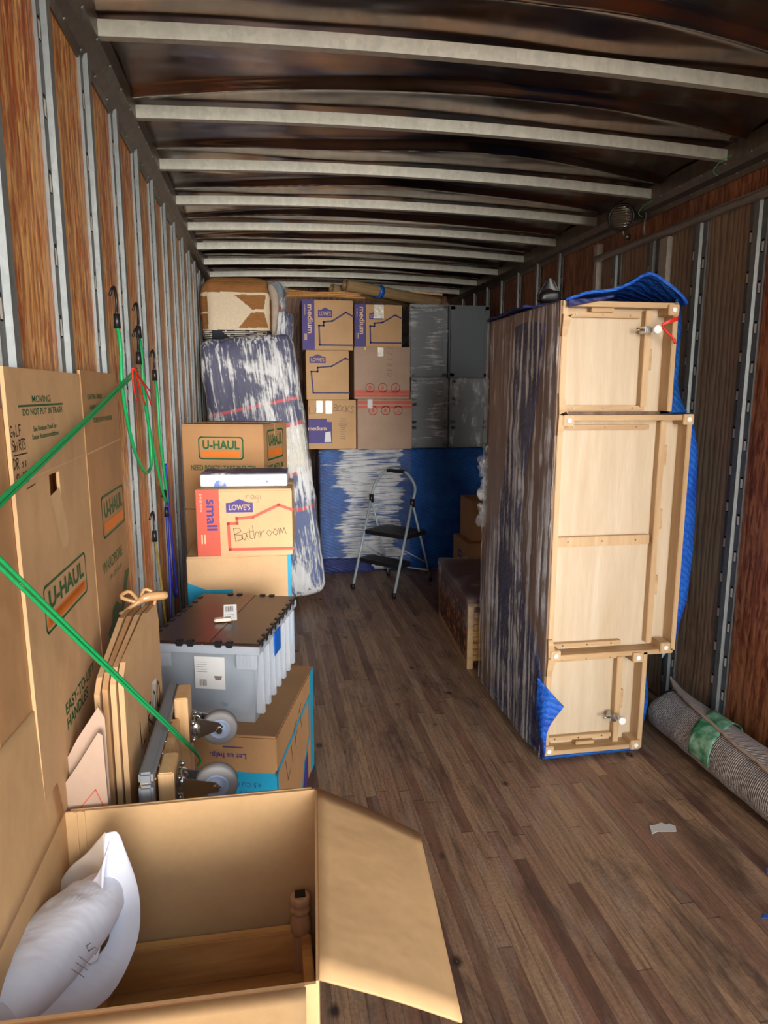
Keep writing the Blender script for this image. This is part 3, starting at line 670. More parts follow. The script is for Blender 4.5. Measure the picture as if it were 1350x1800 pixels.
def art_w1(f, w, L):
    van_logo(f, -.16, 1.135, .335, .098); f.rect(-.15, 1.145, .165, 1.165, I('orange'))
    f.text('EASY-TO-LIFT', .045, .93, .026, I('green'), 0, 1.15, .02); f.text('HANDLES', .01, .895, .026, I('green'), 0, 1.15, .02)
    f.text('DO NOT PUT IN TRASH', -.05, 1.590, .013, I('green'), 0, 1.35, .02); f.text('See Bottom Panel for', -.05, 1.556, .010, I('green'), 0, 1.3, .02); f.text('Reuse Recommendations', -.05, 1.540, .010, I('green'), 0, 1.25, .02)
    f.line([(-.205, 1.603), (.09, 1.603)], .004, I('green')); f.text('MOVING', -.06, 1.615, .014, I('green'), 0, 1.6, .01)
    f.hand('GoLF', -.262, 1.548, .020, I('marker'), 0, .0025, .8); f.hand('ShiRTS', -.258, 1.521, .020, I('marker'), 0, .0025, .62); f.line([(-.255, 1.513), (-.18, 1.513)], .0025, I('marker'))
    f.hand('DRess', -.258, 1.488, .020, I('marker'), 0, .0025, .75); f.hand('ShiRTs', -.25, 1.458, .020, I('marker'), 0, .0025, .62); f.line([(-.2, 1.445), (-.15, 1.448)], .0025, I('marker'))
    f.poly([(-.06, 1.41), (.01, 1.42), (.06, 1.30), (.03, 1.28), (.0, 1.285)], I('kraft_light'))
def art_w2(f, w, L):
    van_logo(f, -.10, 1.222, .30, .115)
    f.text('WARDROBE', -.005, 1.139, .032, I('green'), 0, 1.05, .02); f.text('19" x 12" x 16 1/4"', .02, 1.097, .013, I('green'), 0, 1.2, .02)
    f.poly([(-.12, .90), (-.05, .86), (.02, .90), (.05, .985), (.0, 1.01), (-.06, 1.0), (-.08, .965), (-.13, .955)], I('green')); f.poly([(.04, .95), (.10, .96), (.215, 1.06), (.15, 1.065)], I('green'))
    f.text('CAJA PARA CAMISAS', -.08, 1.617, .013, I('green'), 0, 1.0, .02); f.text('AHORRA ESPACIO', -.07, 1.588, .013, I('green'), 0, 1.0, .02); f.text('STORE SHORTER WARDROBE', .0, 1.553, .013, I('green'), 0, .95, .02)
leaning('flattened cardboard box nearest the camera on the left wall, behind the handwritten one', 1.20, 1.5, 0, 1.60, -.466, -.45, .006, 'kraft_brown')
leaning('flattened wardrobe carton on the left wall with handwritten shirt list and square hand hole', 1.365, 1.893, 0, 1.675, -.458, -.444, .007, 'kraft', art_w1, 1.46, hole=(-.055, 1.40, .02, 1.455))
leaning('narrower flattened wardrobe carton on the left wall, right of the handwritten one', 1.905, 2.34, 0, 1.685, -.458, -.444, .007, 'kraft_brown', art_w2, 1.47)
# bundle of folded cartons
def bundle_slab(i, n):
    a0, a1 = Vector((-.404, 1.60, 0)), Vector((-.389, 2.0, 0)); s = i / n
    A = a0.lerp(Vector((-.352, 1.61, 0)), s); B = a1.lerp(Vector((-.332, 2.03, 0)), s)
    h0 = .97 + .03 * s; h1 = 1.03 + .0 * s
    lab = ['folded carton at the wall side of the standing bundle by the dolly', 'second folded carton from the wall in the standing bundle', 'third folded carton from the wall in the standing bundle', 'outermost folded carton of the standing bundle, with torn tape and marker writing'][i]
    root = empty('folded_carton', (A.x, A.y, 0), 0, lab, 'cardboard box', 'bundle of folded cartons by the dolly')
    d = (B - A); L = d.length; U = d.normalized(); N = Vector((U.y, -U.x, 0)); q = MB()
    top = [(0, 0), (L, 0), (L, h1 - .05), (L - .02, h1), (L - .14, h1 + .01), (.03, h0), (0, h0 - .03)]
    q.prism(top, (0, 0, 0), U, (0, 0, 1), N, .0125, 0)
    if i == n:
        f = Face(q, N * .0127, U, (0, 0, 1), N)
        p_ = at(243, 1318, x=-.342) - A; f.hand('L ROOM', p_.dot(U), p_.z, .075, I('marker'), 3, .007, .8)
        f.poly([(.25, .74), (.33, .73), (.34, .83), (.28, .84)], I('cleartape')); f.poly([(.05, .62), (.13, .60), (.16, .74), (.08, .72)], I('cleartape'))
        q.bm.faces.ensure_lookup_table()
    q.build('panel', inks('kraft' if i != 1 else 'kraft_brown'), root, recalc=False)
    return root
for i in range(4): bundle_slab(i, 3)
q = MB(); k0 = Vector((-.36, 1.985, 1.04))
q.tube(spl([k0 + Vector(v) for v in ((-.05, -.03, -.02), (-.01, 0, 0), (.02, .01, .015), (.07, .03, .012))], 10), [.006, .004, .006, .008, .01, .012, .014, .014, .014, .013, .01], n=6)
q.tube(spl([k0 + Vector(v) for v in ((0, 0, 0), (-.03, .02, .03), (-.05, .0, .02), (0, 0, 0))], 10), .006, n=6)
q.tube(spl([k0 + Vector(v) for v in ((0, 0, 0), (.01, .02, .035), (.04, .02, .01), (.02, -.01, -.05))], 10), .005, n=6)
tag(q.build('tape_twist', M['tape'], origin=k0), 'twisted tan packing tape knot on top of the folded carton bundle', 'tape')
# small greyish folded carton, low at left
for i, (dx, lab) in enumerate(((0, 'pinkish grey folded carton with a red diamond, low behind the open carton'), (.018, 'thin folded carton just behind the pinkish grey one at the left wall'))):
    y = 1.50 + i * .03; root = empty('folded_carton', (-.44, y, 0), 0, lab, 'cardboard box'); q = MB()
    P = [(.0, 0), (.082, 0), (.088, .9 - .01 * i), (.075, .93), (.0, .80)]
    P = [(at(*c_, y=y).x + .44, at(*c_, y=y).z) for c_ in (((112, 1380), (136, 1346), (172, 1288), (180, 1292), (198, 1440)) if i == 0 else ((112, 1345), (135, 1300), (172, 1243), (184, 1262), (196, 1440)))]
    P = [(.0, 0)] + [(p[0], p[1]) for p in P[:4]] + [(P[4][0], 0)]
    q.prism(P, (0, 0, 0), (1, 0, 0), (0, 0, 1), (0, 1, 0), .008, 0)
    if i == 0:
        f = Face(q, (0, 0, 0), (1, 0, 0), (0, 0, 1), (0, -1, 0)); o_ = Vector((-.44, y, 0))
        D = [(at(*c_, y=y).x + .44, at(*c_, y=y).z) for c_ in ((143, 1418), (168, 1388), (181, 1414), (165, 1440))]
        f.line(D + [D[0]], .0022, I('redink'))
    q.build('panel', inks('kraft_grey'), root, recalc=False)

# ------------------------------------------------------------------ furniture dolly standing on its end
DX, DY0, DY1, DH = -.305, 1.55, 2.06, .765
root = empty('furniture_dolly', (DX, (DY0 + DY1) / 2, 0), 0, 'grey furniture dolly with wooden slats and grey casters, standing on its end', 'dolly')
do = Vector((DX, (DY0 + DY1) / 2, 0)); qb = lambda a, b, bev, m, nm, pa=root: (lambda q: (q.box(Vector(a) - do, Vector(b) - do, 0, bev), q.build(nm, m, pa))[1])(MB())
qb((DX, DY0, .004), (DX + .022, DY1, DH - .004), .004, M['pine'], 'deck')
qb((DX - .003, DY0 - .006, DH - .03), (DX + .030, DY1 + .006, DH), .006, M['carpet'], 'bumper'); qb((DX - .003, DY0 - .012, .03), (DX + .030, DY0 + .02, DH - .03), .006, M['carpet'], 'bumper')
qb((DX - .003, DY0 - .006, 0), (DX + .03, DY1 + .006, .14), .008, M['carpet'], 'bumper')
for (a, b) in ((1.60, 1.70), (1.93, 2.03)):
    qb((DX + .031, a, .02), (DX + .068, b, DH - (.035 if a < 1.7 else -.005)), .003, M['pine'], 'slat')
qb((DX + .024, 1.71, .05), (DX + .045, 1.92, DH - .05), .003, M['pine'], 'slat')
q = MB()
for k in range(9):
    for zz in (DH - .03, DH - .11): q.lathe([(.005, 0), (.003, .002)], Vector((DX + .0305, DY0 + .02 + k * .06, zz)) - do, (1, 0, 0), n=8)
q.build('rivet', M['chrome'], root)['kind'] = 'stuff'
for (yy_, zz, dz, wy_) in ((1.66, .675, -.0, -.03), (1.99, .655, 0, .0)):
    c_ = Vector((DX + .069, yy_, zz)); q = MB(); q.box(c_ + Vector((0, -.045, -.035)) - do, c_ + Vector((.004, .045, .035)) - do, 0, .002)
    q.lathe([(.03, .0), (.03, .012), (.026, .02), (.02, .024)], c_ + Vector((.004, 0, 0)) - do, (1, 0, 0))
    for sy in (-.035, .035):
        for sz in (-.026, .026): q.lathe([(.007, 0), (.007, .008), (.004, .01)], c_ + Vector((.004, sy, sz)) - do, (1, 0, 0), n=6)
    cs = q.build('caster', M['chrome'], root)
    wc = Vector((-.155 if yy_ > 1.8 else -.14, yy_ + wy_, zz + dz - (.01 if yy_ > 1.8 else .0)))
    for s in (-1, 1):
        q = MB(); P = [(c_.x + .018, -.032), (c_.x + .018, .032), (wc.x, .014), (wc.x + .012, 0), (wc.x, -.009)]
        q.prism([(a, b + zz) for a, b in P], Vector((0, wc.y + s * .021, 0)) - do, (1, 0, 0), (0, 0, 1), (0, 1, 0), .003); q.build('fork', M['chrome'], cs)
    q = MB(); q.lathe([(.030, -.014), (.048, -.016), (.052, -.010), (.052, .010), (.048, .016), (.030, .014)], wc - do, (0, 1, 0), 0, 40)
    q.lathe([(.006, -.0185), (.012, -.0188), (.014, -.016), (.024, -.016), (.026, -.0175), (.030, -.0175), (.031, -.0145), (.031, .0145), (.006, .0185)], wc - do, (0, 1, 0), 1, 32)
    q.build('wheel', [M['tyre'], M['hub']], cs)
    q = MB(); q.lathe([(.009, -.028), (.009, .028)], wc - do, (0, 1, 0), 0, 6); q.build('axle_bolt', M['chrome'], cs)

# ------------------------------------------------------------------ cartons and tote, left stack
def art_grande(fs, w, d, h):
    f = fs['front']; f.rect(.06 * w, 0, w, .70 * h, I('cyan')); f.k = 1
    f.text('large', .66 * w, .22 * h, .085, I('paleprint'), 180, 1, .02); f.text('grande', .74 * w, .43 * h, .032, I('purple'), 180, 1, .02)
    f.text('24-in x 18-in x 18-in', .62 * w, .53 * h, .014, I('purple'), 180, 1); f.text('4.5 CU FT', .75 * w, .60 * h, .017, I('purple'), 180, 1)
    f.text('Let us help.', .60 * w, .83 * h, .020, I('purple'), 180, 1, .015); f.line([(.46 * w, .90 * h), (.72 * w, .90 * h)], .004, I('purple'))
    for a in (.77, .885): pass
    f.k = 0
    f = fs['right']; f.rect(.90 * d, 0, d, h, I('cyan'))
    f.line([(.0, .70 * h), (.86 * d, .78 * h), (.86 * d, .4 * h), (.70 * d, .25 * h), (.6 * d, 0)], .018, I('cyan')); f.line([(.01, 0), (.01, .70 * h)], .02, I('cyan'))
    f.hand('LIFT', .25 * d, .45 * h, .10, I('marker'), 20, .004); f.poly([(.62 * d, 0), (.80 * d, 0), (.80 * d, .3 * h), (.72 * d, .25 * h)], I('purple'))
    f = fs['top']
RZ = R(-15.4); cw, sw = math.cos(RZ), math.sin(RZ)
def frc(x, y, w): return (x - w * cw, y - w * sw)
x_, y_ = frc(.007, 2.25, .457)
carton('brown and blue large carton with upside-down print under the clear tote', (x_ + .03, y_, 0), .43, .63, .46, RZ, 'kraft_brown', art_grande, tape='tape')
# tote
TW, TD, TH = .385, .55, .298
TFR = Vector((-.045, 2.345, 0)); tl = Vector((TFR.x - TW * cw, TFR.y - TW * sw, .462))
root = empty('storage_tote', tl, RZ, 'clear plastic storage tote with dark brown interlocking lid on the blue and brown carton', 'storage tote')
q = MB(); i_ = .022
def frust(q, x0, y0, x1, y1, z0, z1, tp, mi=0):
    a = [(x0 + tp, y0 + tp, z0), (x1 - tp, y0 + tp, z0), (x1 - tp, y1 - tp, z0), (x0 + tp, y1 - tp, z0)]; b = [(x0, y0, z1), (x1, y0, z1), (x1, y1, z1), (x0, y1, z1)]
    for k in range(4): q.face([a[k], a[(k + 1) % 4], b[(k + 1) % 4], b[k]], mi)
    q.face(a[::-1], mi)
frust(q, 0, 0, TW, TD, 0, TH, i_)
q.build('body', M['tote'], root)
q = MB()
for (a, b) in (((-.012, -.014, TH - .03), (TW + .012, -.002, TH)), ((TW, -.014, TH - .03), (TW + .012, TD + .012, TH)), ((-.012, -.014, TH - .03), (0, TD + .012, TH)), ((-.012, TD, TH - .03), (TW + .012, TD + .012, TH))): q.box(a, b, 0, .002)
for u in (0.0, TW - .075): q.box((u, -.012, TH - .085), (u + .075, -.002, TH - .03), 0, .003)
for k in range(7): q.box((TW - .02, .03 + k * .078, .03), (TW + .012, .05 + k * .078, TH - .03), 0, .004)
for k in range(9): q.box((.008 + k * .008 if k < 4 else TW - .07 + (k - 4) * .012, -.015, TH - .08), (.011 + k * .008 if k < 4 else TW - .067 + (k - 4) * .012, -.011, TH - .03))
q.build('rim', M['tote'], root)
q = MB(); q.box((-.012, -.014, TH), (TW / 2 - .002, TD + .012, TH + .012), 0, .003); q.build('lid_half', M['lid'], root)
q = MB(); q.box((TW / 2 - .0, -.014, TH), (TW + .012, TD + .012, TH + .012), 0, .003)
q.build('lid_half', M['lid'], root)
HB = [((xx, .01 + k * .06, TH - .012), (xx + .02, .035 + k * .06, TH + .016)) for k in range(9) for xx in (-.014, TW - .006)]
HB += [((u - .012, yy_, TH - .006), (u + .012, yy_ + .02, TH + .018)) for u in (.11, .15, .25, .29) for yy_ in (-.02, TD - .002)]
for a_, b_ in HB: q = MB(); q.box(a_, b_, 0, .003); q.build('hinge', M['black'], root)
q = MB(); q.box((TW / 2 - .028, -.016, TH + .012), (TW / 2 + .026, TD + .013, TH + .0135)); q.build('tape', M['redwood'], root)
q = MB(); f = Face(q, (.16, -.001, .10), (1, 0, 0), (0, -.06, 1), (0, -1, 0)); q.box((.155, .002, .13), (.265, .0035, .25)); 
f = Face(q, (.155, .002, .13), (1, 0, 0), (0, 0, 1), (0, -1, 0))
for k in range(5): f.line([(.008, .10 - k * .009), (.045, .10 - k * .009)], .0015, 1)
for k in range(7): f.line([(.018 + k * .004, .012), (.018 + k * .004, .034)], .0018 + .0008 * (k % 2), 1)
f.poly([(.075, .035), (.095, .035), (.10, .05), (.07, .05)], 1)
q.build('label_sticker', [M['paper'], M['pencil']], root, recalc=False).location = (0, -.0, 0)
q = MB(); q.box((TW + .0125, .18, .19), (TW + .015, .27, .28), 0, .001); q.build('painters_tape', M['bluetape'], root)
q = MB(); pad(q, (.035, .035, .006), (TW - .035, TD - .04, TH - .05), .05, 12, .04, 9, 0); lx = tag(q.build('folded_cloth', M['denim']), 'grey blue cloth packed inside the clear storage tote', 'cloth'); lx.matrix_world = root.matrix_basis.copy(); lx.location = tl; lx.rotation_euler = (0, 0, RZ)
q = MB(); f = Face(q, (0, 0, 0), (1, 0, 0), (0, .75, .66), (0, -.66, .75)); q.prism([(0, 0), (.05, 0), (.052, .07), (.004, .072)], (0, 0, 0), (1, 0, .0), (0, .75, .66), (0, -.66, .75), .001, 0)
f = Face(q, Vector((0, -.66, .75)) * .001, (1, 0, 0), (0, .75, .66), (0, -.66, .75))
for k in range(9): f.line([(.01 + k * .0035, .04), (.01 + k * .0035, .062)], .0012 + .001 * (k % 2), 1)
for k in range(3): f.line([(.008, .01 + k * .008), (.04, .01 + k * .008)], .0015, 1)
q.box((-.035, -.01, .0), (.03, .02, .012), 2, .004)
lb = q.build('luggage_tag', [M['paper'], M['marker'], M['cleartape']], None, recalc=False); lb.location = at(393, 1092, z=.777); lb.rotation_euler = (0, 0, R(5)); tag(lb, 'white barcode tag with clear tape lying on the dark tote lid', 'tag')

def art_plain_blue(fs, w, d, h): fs['right'].rect(0, .0, d, .5 * h, I('cyan')); fs['front'].rect(0, 0, w, .3 * h, I('cyan'))
carton('carton at the bottom of the left stack behind the tote, under the fragile one', (-.36, 3.26, 0), .46, .40, .435, 0, 'kraft', art_plain_blue, tape=None)
def art_fragile(fs, w, d, h):
    f = fs['front']; f.poly([(0, 0), (.56 * w, 0), (.56 * w, .545 * h), (.43 * w, .55 * h), (.43 * w, .63 * h), (.18 * w, .635 * h), (0, .72 * h)], I('cyan')); f.rect(.965 * w, 0, w, h, I('cyan'))
    f.text('FRAGILE', .78 * w, .50 * h, .018, I('purple'), 0, 1, .02); f.ring(.665 * w, .50 * h, .007, .002, I('purple')); fs['right'].rect(0, 0, d, h, I('cyan'))
carton('carton printed FRAGILE with a blue house shape, above the tote', (-.372, 3.24, .437), .48, .42, .44, R(0), 'kraft_light', art_fragile, tape=None)
def art_small(fs, w, d, h):
    home_face(fs['front'], w, h, 'small', 'pequeno', 'redink', 'purple', 'redink'); fs['front'].hand('Bathroom', .40 * w, .22 * h, .062, I('marker'), 8, .0022, .47); fs['front'].hand('ragik', .52 * w, .86 * h, .035, I('pencil'), -4, .0016, .6)
carton('red and kraft small carton marked Bathroom', (-.318, 3.235, .879), .435, .40, .313, R(-4), 'kraft_light', art_small, tape='tape', tapedir='x', top=True)
# flat white box
root = empty('flat_white_box', (-.30, 3.30, 1.195), R(-3), 'thin white box in clear film with a blue dot lying on the Bathroom carton', 'box')
q = MB(); q.box((0, 0, 0), (.40, .26, .056), 0, .003); f = Face(q, (0, 0, 0), (1, 0, 0), (0, 0, 1), (0, -1, 0))
P = [(.09 + .028 * math.cos(a * PI / 12), .002 + .03 * math.sin(a * PI / 12)) for a in range(13)]; f.poly(P, 1); f.poly([(.30, .018), (.306, .03), (.312, .018)], 1)
for k in range(4): f.line([(.335, .02 + k * .009), (.37, .02 + k * .009)], .0015, 2)
f.line([(.2, .03), (.27, .03)], .0015, 2)
q.build('body', [M['paper'], M['bluetape'], M['pencil']], root, recalc=False)
q = MB(); q.box((.0, .0, .0565), (.40, .26, .060), 0, .001); q.build('sleeve', M['navy'], root)
q = MB(); pad(q, (-.003, -.004, -.0), (.404, .264, .064), .006, 8, .002, 20); q.build('film_wrap', M['film_soft'], root)
# U-Haul carton further back on two hidden cartons
def art_van(fs, w, d, h):
    f = fs['front']; van_logo(f, .21 * w, .60 * h, .54 * w, .25 * h); f.fit('NEED BOXES? TAKE PLENTY!', .5 * w, .49 * h, .028, .8 * w, I('green'), .03)
    f.line([(.28 * w, .22 * h), (.5 * w, .30 * h), (.62 * w, .27 * h)], .005, I('navyink'))
    f = fs['right']; van_logo(f, .15 * d, .58 * h, .66 * d, .34 * h); f.fit('SIZE MEDIUM', .48 * d, .47 * h, .034, .66 * d, I('green'), .03)
    f.poly([(.2 * d, .22 * h), (.34 * d, .22 * h), (.27 * d, .34 * h)], I('green')); f.text('LIFT HERE', .66 * d, .32 * h, .014, I('green')); f.line([(.55 * d, .26 * h), (.8 * d, .26 * h)], .003, I('green')); f.line([(.55 * d, .22 * h), (.75 * d, .22 * h)], .003, I('green'))
carton('brown carton with green and orange logo at the back of the left stack', (-.44, 3.88, 1.0), .455, .44, .462, R(-18), 'kraft_brown', art_van, tape='tape', tapedir='x')
carton('plain brown carton hidden low behind the left stack', (-.44, 3.88, 0), .47, .44, .50, R(-14), 'kraft_brown', None, tape=None)
carton('plain brown carton under the one with the green and orange logo', (-.44, 3.88, .502), .46, .44, .495, R(-16), 'kraft_brown', None, tape=None)

# ------------------------------------------------------------------ tall wrapped slabs and pouf (left, deeper in)
def slab(label, loc, w, d, h, rotm, mat, mfilm, name='wrapped_mattress', cat='mattress', sd=0):
    root = empty(name, loc, 0, label, cat); root.rotation_euler = rotm
    q = MB(); pad(q, (0, 0, 0), (w, d, h), .06, 22, .012, 5, 0, .012, sd); q.build('blanket', M[mat], root)
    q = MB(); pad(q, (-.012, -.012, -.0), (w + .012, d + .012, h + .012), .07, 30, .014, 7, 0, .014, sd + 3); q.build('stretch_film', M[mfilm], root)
    return root
slab('tall narrow slab wrapped in striped blankets and shiny film, leaning left', (-.225, 5.17, .035), .655, .22, 1.955, (R(-1.5), R(-6.3), 0), 'striped', 'film_v')
slab('second film-wrapped slab behind the striped one, peeking out at the left wall', (-.335, 5.50, .03), .42, .15, 1.86, (R(-1.5), R(-2.5), 0), 'navy', 'film_v', sd=5)
root = empty('wrapped_cushion', (.10, 5.62, 2.0), 0, 'dark navy rounded bundle in shiny film right of the patterned pouf', 'bundle')
q = MB(); pad(q, (-.03, 0, 0), (.14, .25, .26), .07, 10, .01, 8); q.build('blanket', M['navy'], root)
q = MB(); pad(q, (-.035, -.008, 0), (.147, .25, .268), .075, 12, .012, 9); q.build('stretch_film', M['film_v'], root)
root = empty('patterned_pouf', (-.44, 5.60, 1.985), 0, 'square cream pouf with brown bow-tie shapes and navy stripes, at the top left', 'pouf')
def inpoly(x, y, P):
    c_ = False; j = len(P) - 1
    for i in range(len(P)):
        if (P[i][1] > y) != (P[j][1] > y) and x < (P[j][0] - P[i][0]) * (y - P[i][1]) / (P[j][1] - P[i][1]) + P[i][0]: c_ = not c_
        j = i
    return c_
q = MB(); pad(q, (0, 0, 0), (.53, .4, .50), .09, 84, .012, 5, 0, .025)
P1 = [(.45, .75), (.90, .75), (.87, .54), (.70, .54)]; P2 = [(.69, .495), (.87, .495), (.93, .27), (.50, .255)]
for f in q.bm.faces:
    c_ = f.calc_center_median(); u, v = c_.x / .53, c_.z / .5
    m_ = 0
    if v > .785: m_ = 1
    elif c_.y > .3: m_ = 0
    elif v < .225:
        m_ = 2 if ((v / .03) % 1 < .5 or (.12 < u < .24 + (.225 - v) * 1.2) or (.90 < u and v > .12)) else 0
    elif u < .075 and (.24 < v < .47 or .50 < v < .73): m_ = 1
    elif inpoly(u, v, P1) or inpoly(u, v, P2) or (u > .95 and v < .7): m_ = 1
    f.material_index = m_
q.build('cover', [M['pouf_cream'], M['pouf_brown'], M['pouf_navy']], root)
q = MB(); q.tube(spl([Vector(v) for v in ((.505, -.01, .46), (.545, -.02, .36), (.54, -.02, .2), (.525, -.01, .05))], 10), [.012, .025, .032, .034, .032, .03, .028, .024, .02, .014, .01], n=8); q.build('tassel', M['fringe'], root)
carton('plain carton under the patterned pouf, hidden behind the wrapped slabs', (-.42, 5.80, 0), .50, .48, .98, 0, 'kraft_brown', None, tape=None)
carton('upper plain carton directly beneath the patterned pouf', (-.42, 5.80, .982), .60, .48, .98, 0, 'kraft_brown', None, tape=None)
# clothes bag
root = empty('clothes_bag', (.06, 6.08, 1.97), 0, 'clear bag stuffed with grey blue and red clothes behind the pouf', 'bag of clothes')
q = MB(); pad(q, (-.08, .0, .32), (.14, .3, .56), .09, 14, .04, 9); q.build('grey_cloth', M['denim'], root)
q = MB(); pad(q, (-.02, -.03, .22), (.15, .2, .37), .06, 10, .04, 9); q.build('red_cloth', M['redcloth'], root)
q = MB(); pad(q, (-.10, -.0, 0), (.15, .3, .30), .06, 10, .04, 9); q.build('white_cloth', M['linen'], root)
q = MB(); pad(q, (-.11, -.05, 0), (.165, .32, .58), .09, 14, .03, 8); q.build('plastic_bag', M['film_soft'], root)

# ------------------------------------------------------------------ back of the truck: blue wrapped furniture with cartons and cabinets on it
root = empty('wrapped_dresser', (.48, 6.19, 0), 0, 'long low piece of furniture under a blue quilted blanket across the back', 'furniture')
q = MB(); pad(q, (0, 0, 0), (1.545, .62, 1.128), .025, 26, .005, 4); q.build('blanket', M['blue'], root)
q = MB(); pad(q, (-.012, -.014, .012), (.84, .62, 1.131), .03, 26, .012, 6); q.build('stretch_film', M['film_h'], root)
q = MB(); pad(q, (-.0, -.03, .0), (.50, .02, .14), .02, 8, .02, 9); q.build('blanket_fold', M['navy'], root)
ZT = 1.132
def art_med(fs, w, d, h): home_face(fs['front'], w, h, 'medium', 'mediano', 'purple', 'paleprint', 'navyink'); fs['left'].rect(0, 0, d, h, I('navyink')) if False else None
def art_med_tape(fs, w, d, h): art_med(fs, w, d, h); f = fs['front']; f.k = 3; f.poly([(.40 * w, .68 * h), (.62 * w, .68 * h), (.62 * w, h), (.42 * w, h)], I('cleartape')); f.k = 0
def art_med3(fs, w, d, h):
    f = fs['front']; f.line([(a * w, b * h) for a, b in [(1, .82), (.92, .84), (.60, .68), (.27, .65), (.27, .57), (.12, .57), (.16, .14), (1, .14)]], .013, I('navyink')); home_logo(f, .08 * w, .74 * h, .38 * w, .18 * h, I('purple'))
def art_books(fs, w, d, h):
    f = fs['front']; f.poly([(.0, .12 * h), (.49 * w, .12 * h), (.49 * w, .55 * h), (.38 * w, .56 * h), (.38 * w, .62 * h), (0, .62 * h)], I('purple')); f.k = 1; f.text('medium', .18 * w, .42 * h, .036, I('paleprint'), 0, 1, .02); f.poly([(.33 * w, .14 * h), (.47 * w, .14 * h), (.46 * w, .36 * h), (.35 * w, .34 * h)], I('paper')); f.k = 0
    for k, s_ in enumerate(['Kitchen', 'Bedroom', 'Family Room', 'Dining Room', 'Kitchen', 'Bath', 'Basement', 'Attic', 'Laundry', 'Garage']):
        f.text('o ' + s_, .72 * w, (.62 - k * .045) * h, .009, I('navyink'), 0, 1, .01)
    f.hand('BOOKS', .53 * w, .78 * h, .055, I('marker'), -6, .0035, .68); f.hand('LA', .02 * w, .72 * h, .06, I('marker'), 0, .003)
    f.k = 2; f.rect(.17 * w, .74 * h, .30 * w, .98 * h, I('cleartape')); f.rect(.36 * w, .72 * h, .50 * w, .98 * h, I('cleartape')); f.k = 0
def circles(f, w, h, v, s=1):
    for k in range(3):
        u = (.28 + .23 * k) * w; f.ring(u, v, .038, .006, I('redink'))
    f.poly([(.25 * w, v - .01), (.28 * w, v - .022), (.31 * w, v - .01), (.31 * w, v + .012), (.28 * w, v + .022), (.25 * w, v + .012)], I('redink'))
    f.poly([(.49 * w, v - .02), (.53 * w, v - .01), (.52 * w, v + .02), (.48 * w, v + .01)], I('redink'))
    for k in range(3): f.line([(.715 * w + k * .011, v - .018), (.715 * w + k * .011, v - .005 + .01 * ((k * s) % 3))], .006, I('redink'))
def art_office(fs, w, d, h):
    f = fs['front']; f.rect(0, .10 * h, w, .17 * h, I('redink')); f.rect(0, .04 * h, w, .085 * h, I('redink')); circles(f, w, h, .215 * h)
    f.hand('OFFICE', .68 * w, .44 * h, .045, I('pencil'), 90, .0035, 1.05); f.rect(.42 * w, .82 * h, .52 * w, .99 * h, I('cleartape')); f.rect(.18 * w, .94 * h, .21 * w, h, I('yellow'))
def art_red(fs, w, d, h):
    f = fs['front']; f.rect(0, .82 * h, w, .87 * h, I('redink')); f.rect(0, .90 * h, w, .965 * h, I('redink')); circles(f, w, h, .775 * h, 2); f.k = 2; f.rect(.18 * w, .82 * h, .27 * w, h, I('paper')); f.k = 0
GY = 6.21
carton('medium carton marked BOOKS at the bottom of the left back column', (.385, GY, ZT), .425, .42, .433, 0, 'kraft', art_books, tape=None)
carton('carton with house outline and no side band, between the BOOKS and top cartons', (.372, GY, 1.567), .375, .42, .425, 0, 'kraft', art_med3, tape=None)
carton('leftmost medium carton with purple band in the top row', (.345, GY - .01, 1.994), .44, .42, .42, 0, 'kraft', art_med, tape=None)
carton('carton with red band and circles at its top, bottom of the middle back column', (.815, 6.14, ZT), .49, .43, .44, 0, 'kraft_grey', art_red, tape=None)
carton('carton marked OFFICE with red band at its bottom in the middle back column', (.79, 6.17, 1.574), .50, .43, .45, 0, 'kraft_grey', art_office, tape=None)
carton('right medium carton with purple band and tape across its logo, in the top row', (.80, GY, 2.026), .42, .42, .36, 0, 'kraft', art_med_tape, tape=None)
# grey cabinets
def cabinet(label, x0, x1, z0, z1, drawers, film_, mat):
    root = empty('grey_cabinet', ((x0 + x1) / 2, 6.2, z0), 0, label, 'cabinet'); w = x1 - x0; h = z1 - z0
    q = MB(); q.box((-w / 2, .02, 0), (w / 2, .45, h), 0, .004); q.build('body', M[mat], root)
    n = 3 if drawers else 1
    for k in range(n):
        a = h * k / n + .012; b = h * (k + 1) / n - .012; q = MB()
        q.box((-w / 2 + .01, .006, a), (w / 2 - .01, .02, b), 0, .002)
        for r_ in ((-w / 2 + .01, a, w / 2 - .01, a + .03), (-w / 2 + .01, b - .03, w / 2 - .01, b), (-w / 2 + .01, a, -w / 2 + .05, b), (w / 2 - .05, a, w / 2 - .01, b)):
            q.box((r_[0], 0, r_[1]), (r_[2], .008, r_[3]), 0, .002)
        q.build('drawer' if drawers else 'door', M[mat], root)
    if film_:
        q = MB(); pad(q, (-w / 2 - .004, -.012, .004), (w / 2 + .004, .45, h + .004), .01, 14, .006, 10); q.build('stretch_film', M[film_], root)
cabinet('film-wrapped grey cabinet with one door, left of the upper pair', 1.293, 1.64, 1.762, 2.40, 0, 'film_diag', 'greyplastic')
cabinet('plain dark grey cabinet with one door, against the right wall in the upper pair', 1.655, 2.03, 1.762, 2.40, 0, None, 'greyplastic')
cabinet('grey three-drawer cabinet wrapped in creased film, left of the lower pair', 1.31, 1.655, ZT, 1.758, 1, 'film_diag', 'greyplastic_l')
cabinet('grey three-drawer cabinet with one stray film crease, right of the lower pair', 1.672, 2.035, ZT, 1.758, 1, 'film_soft', 'greyplastic_l')
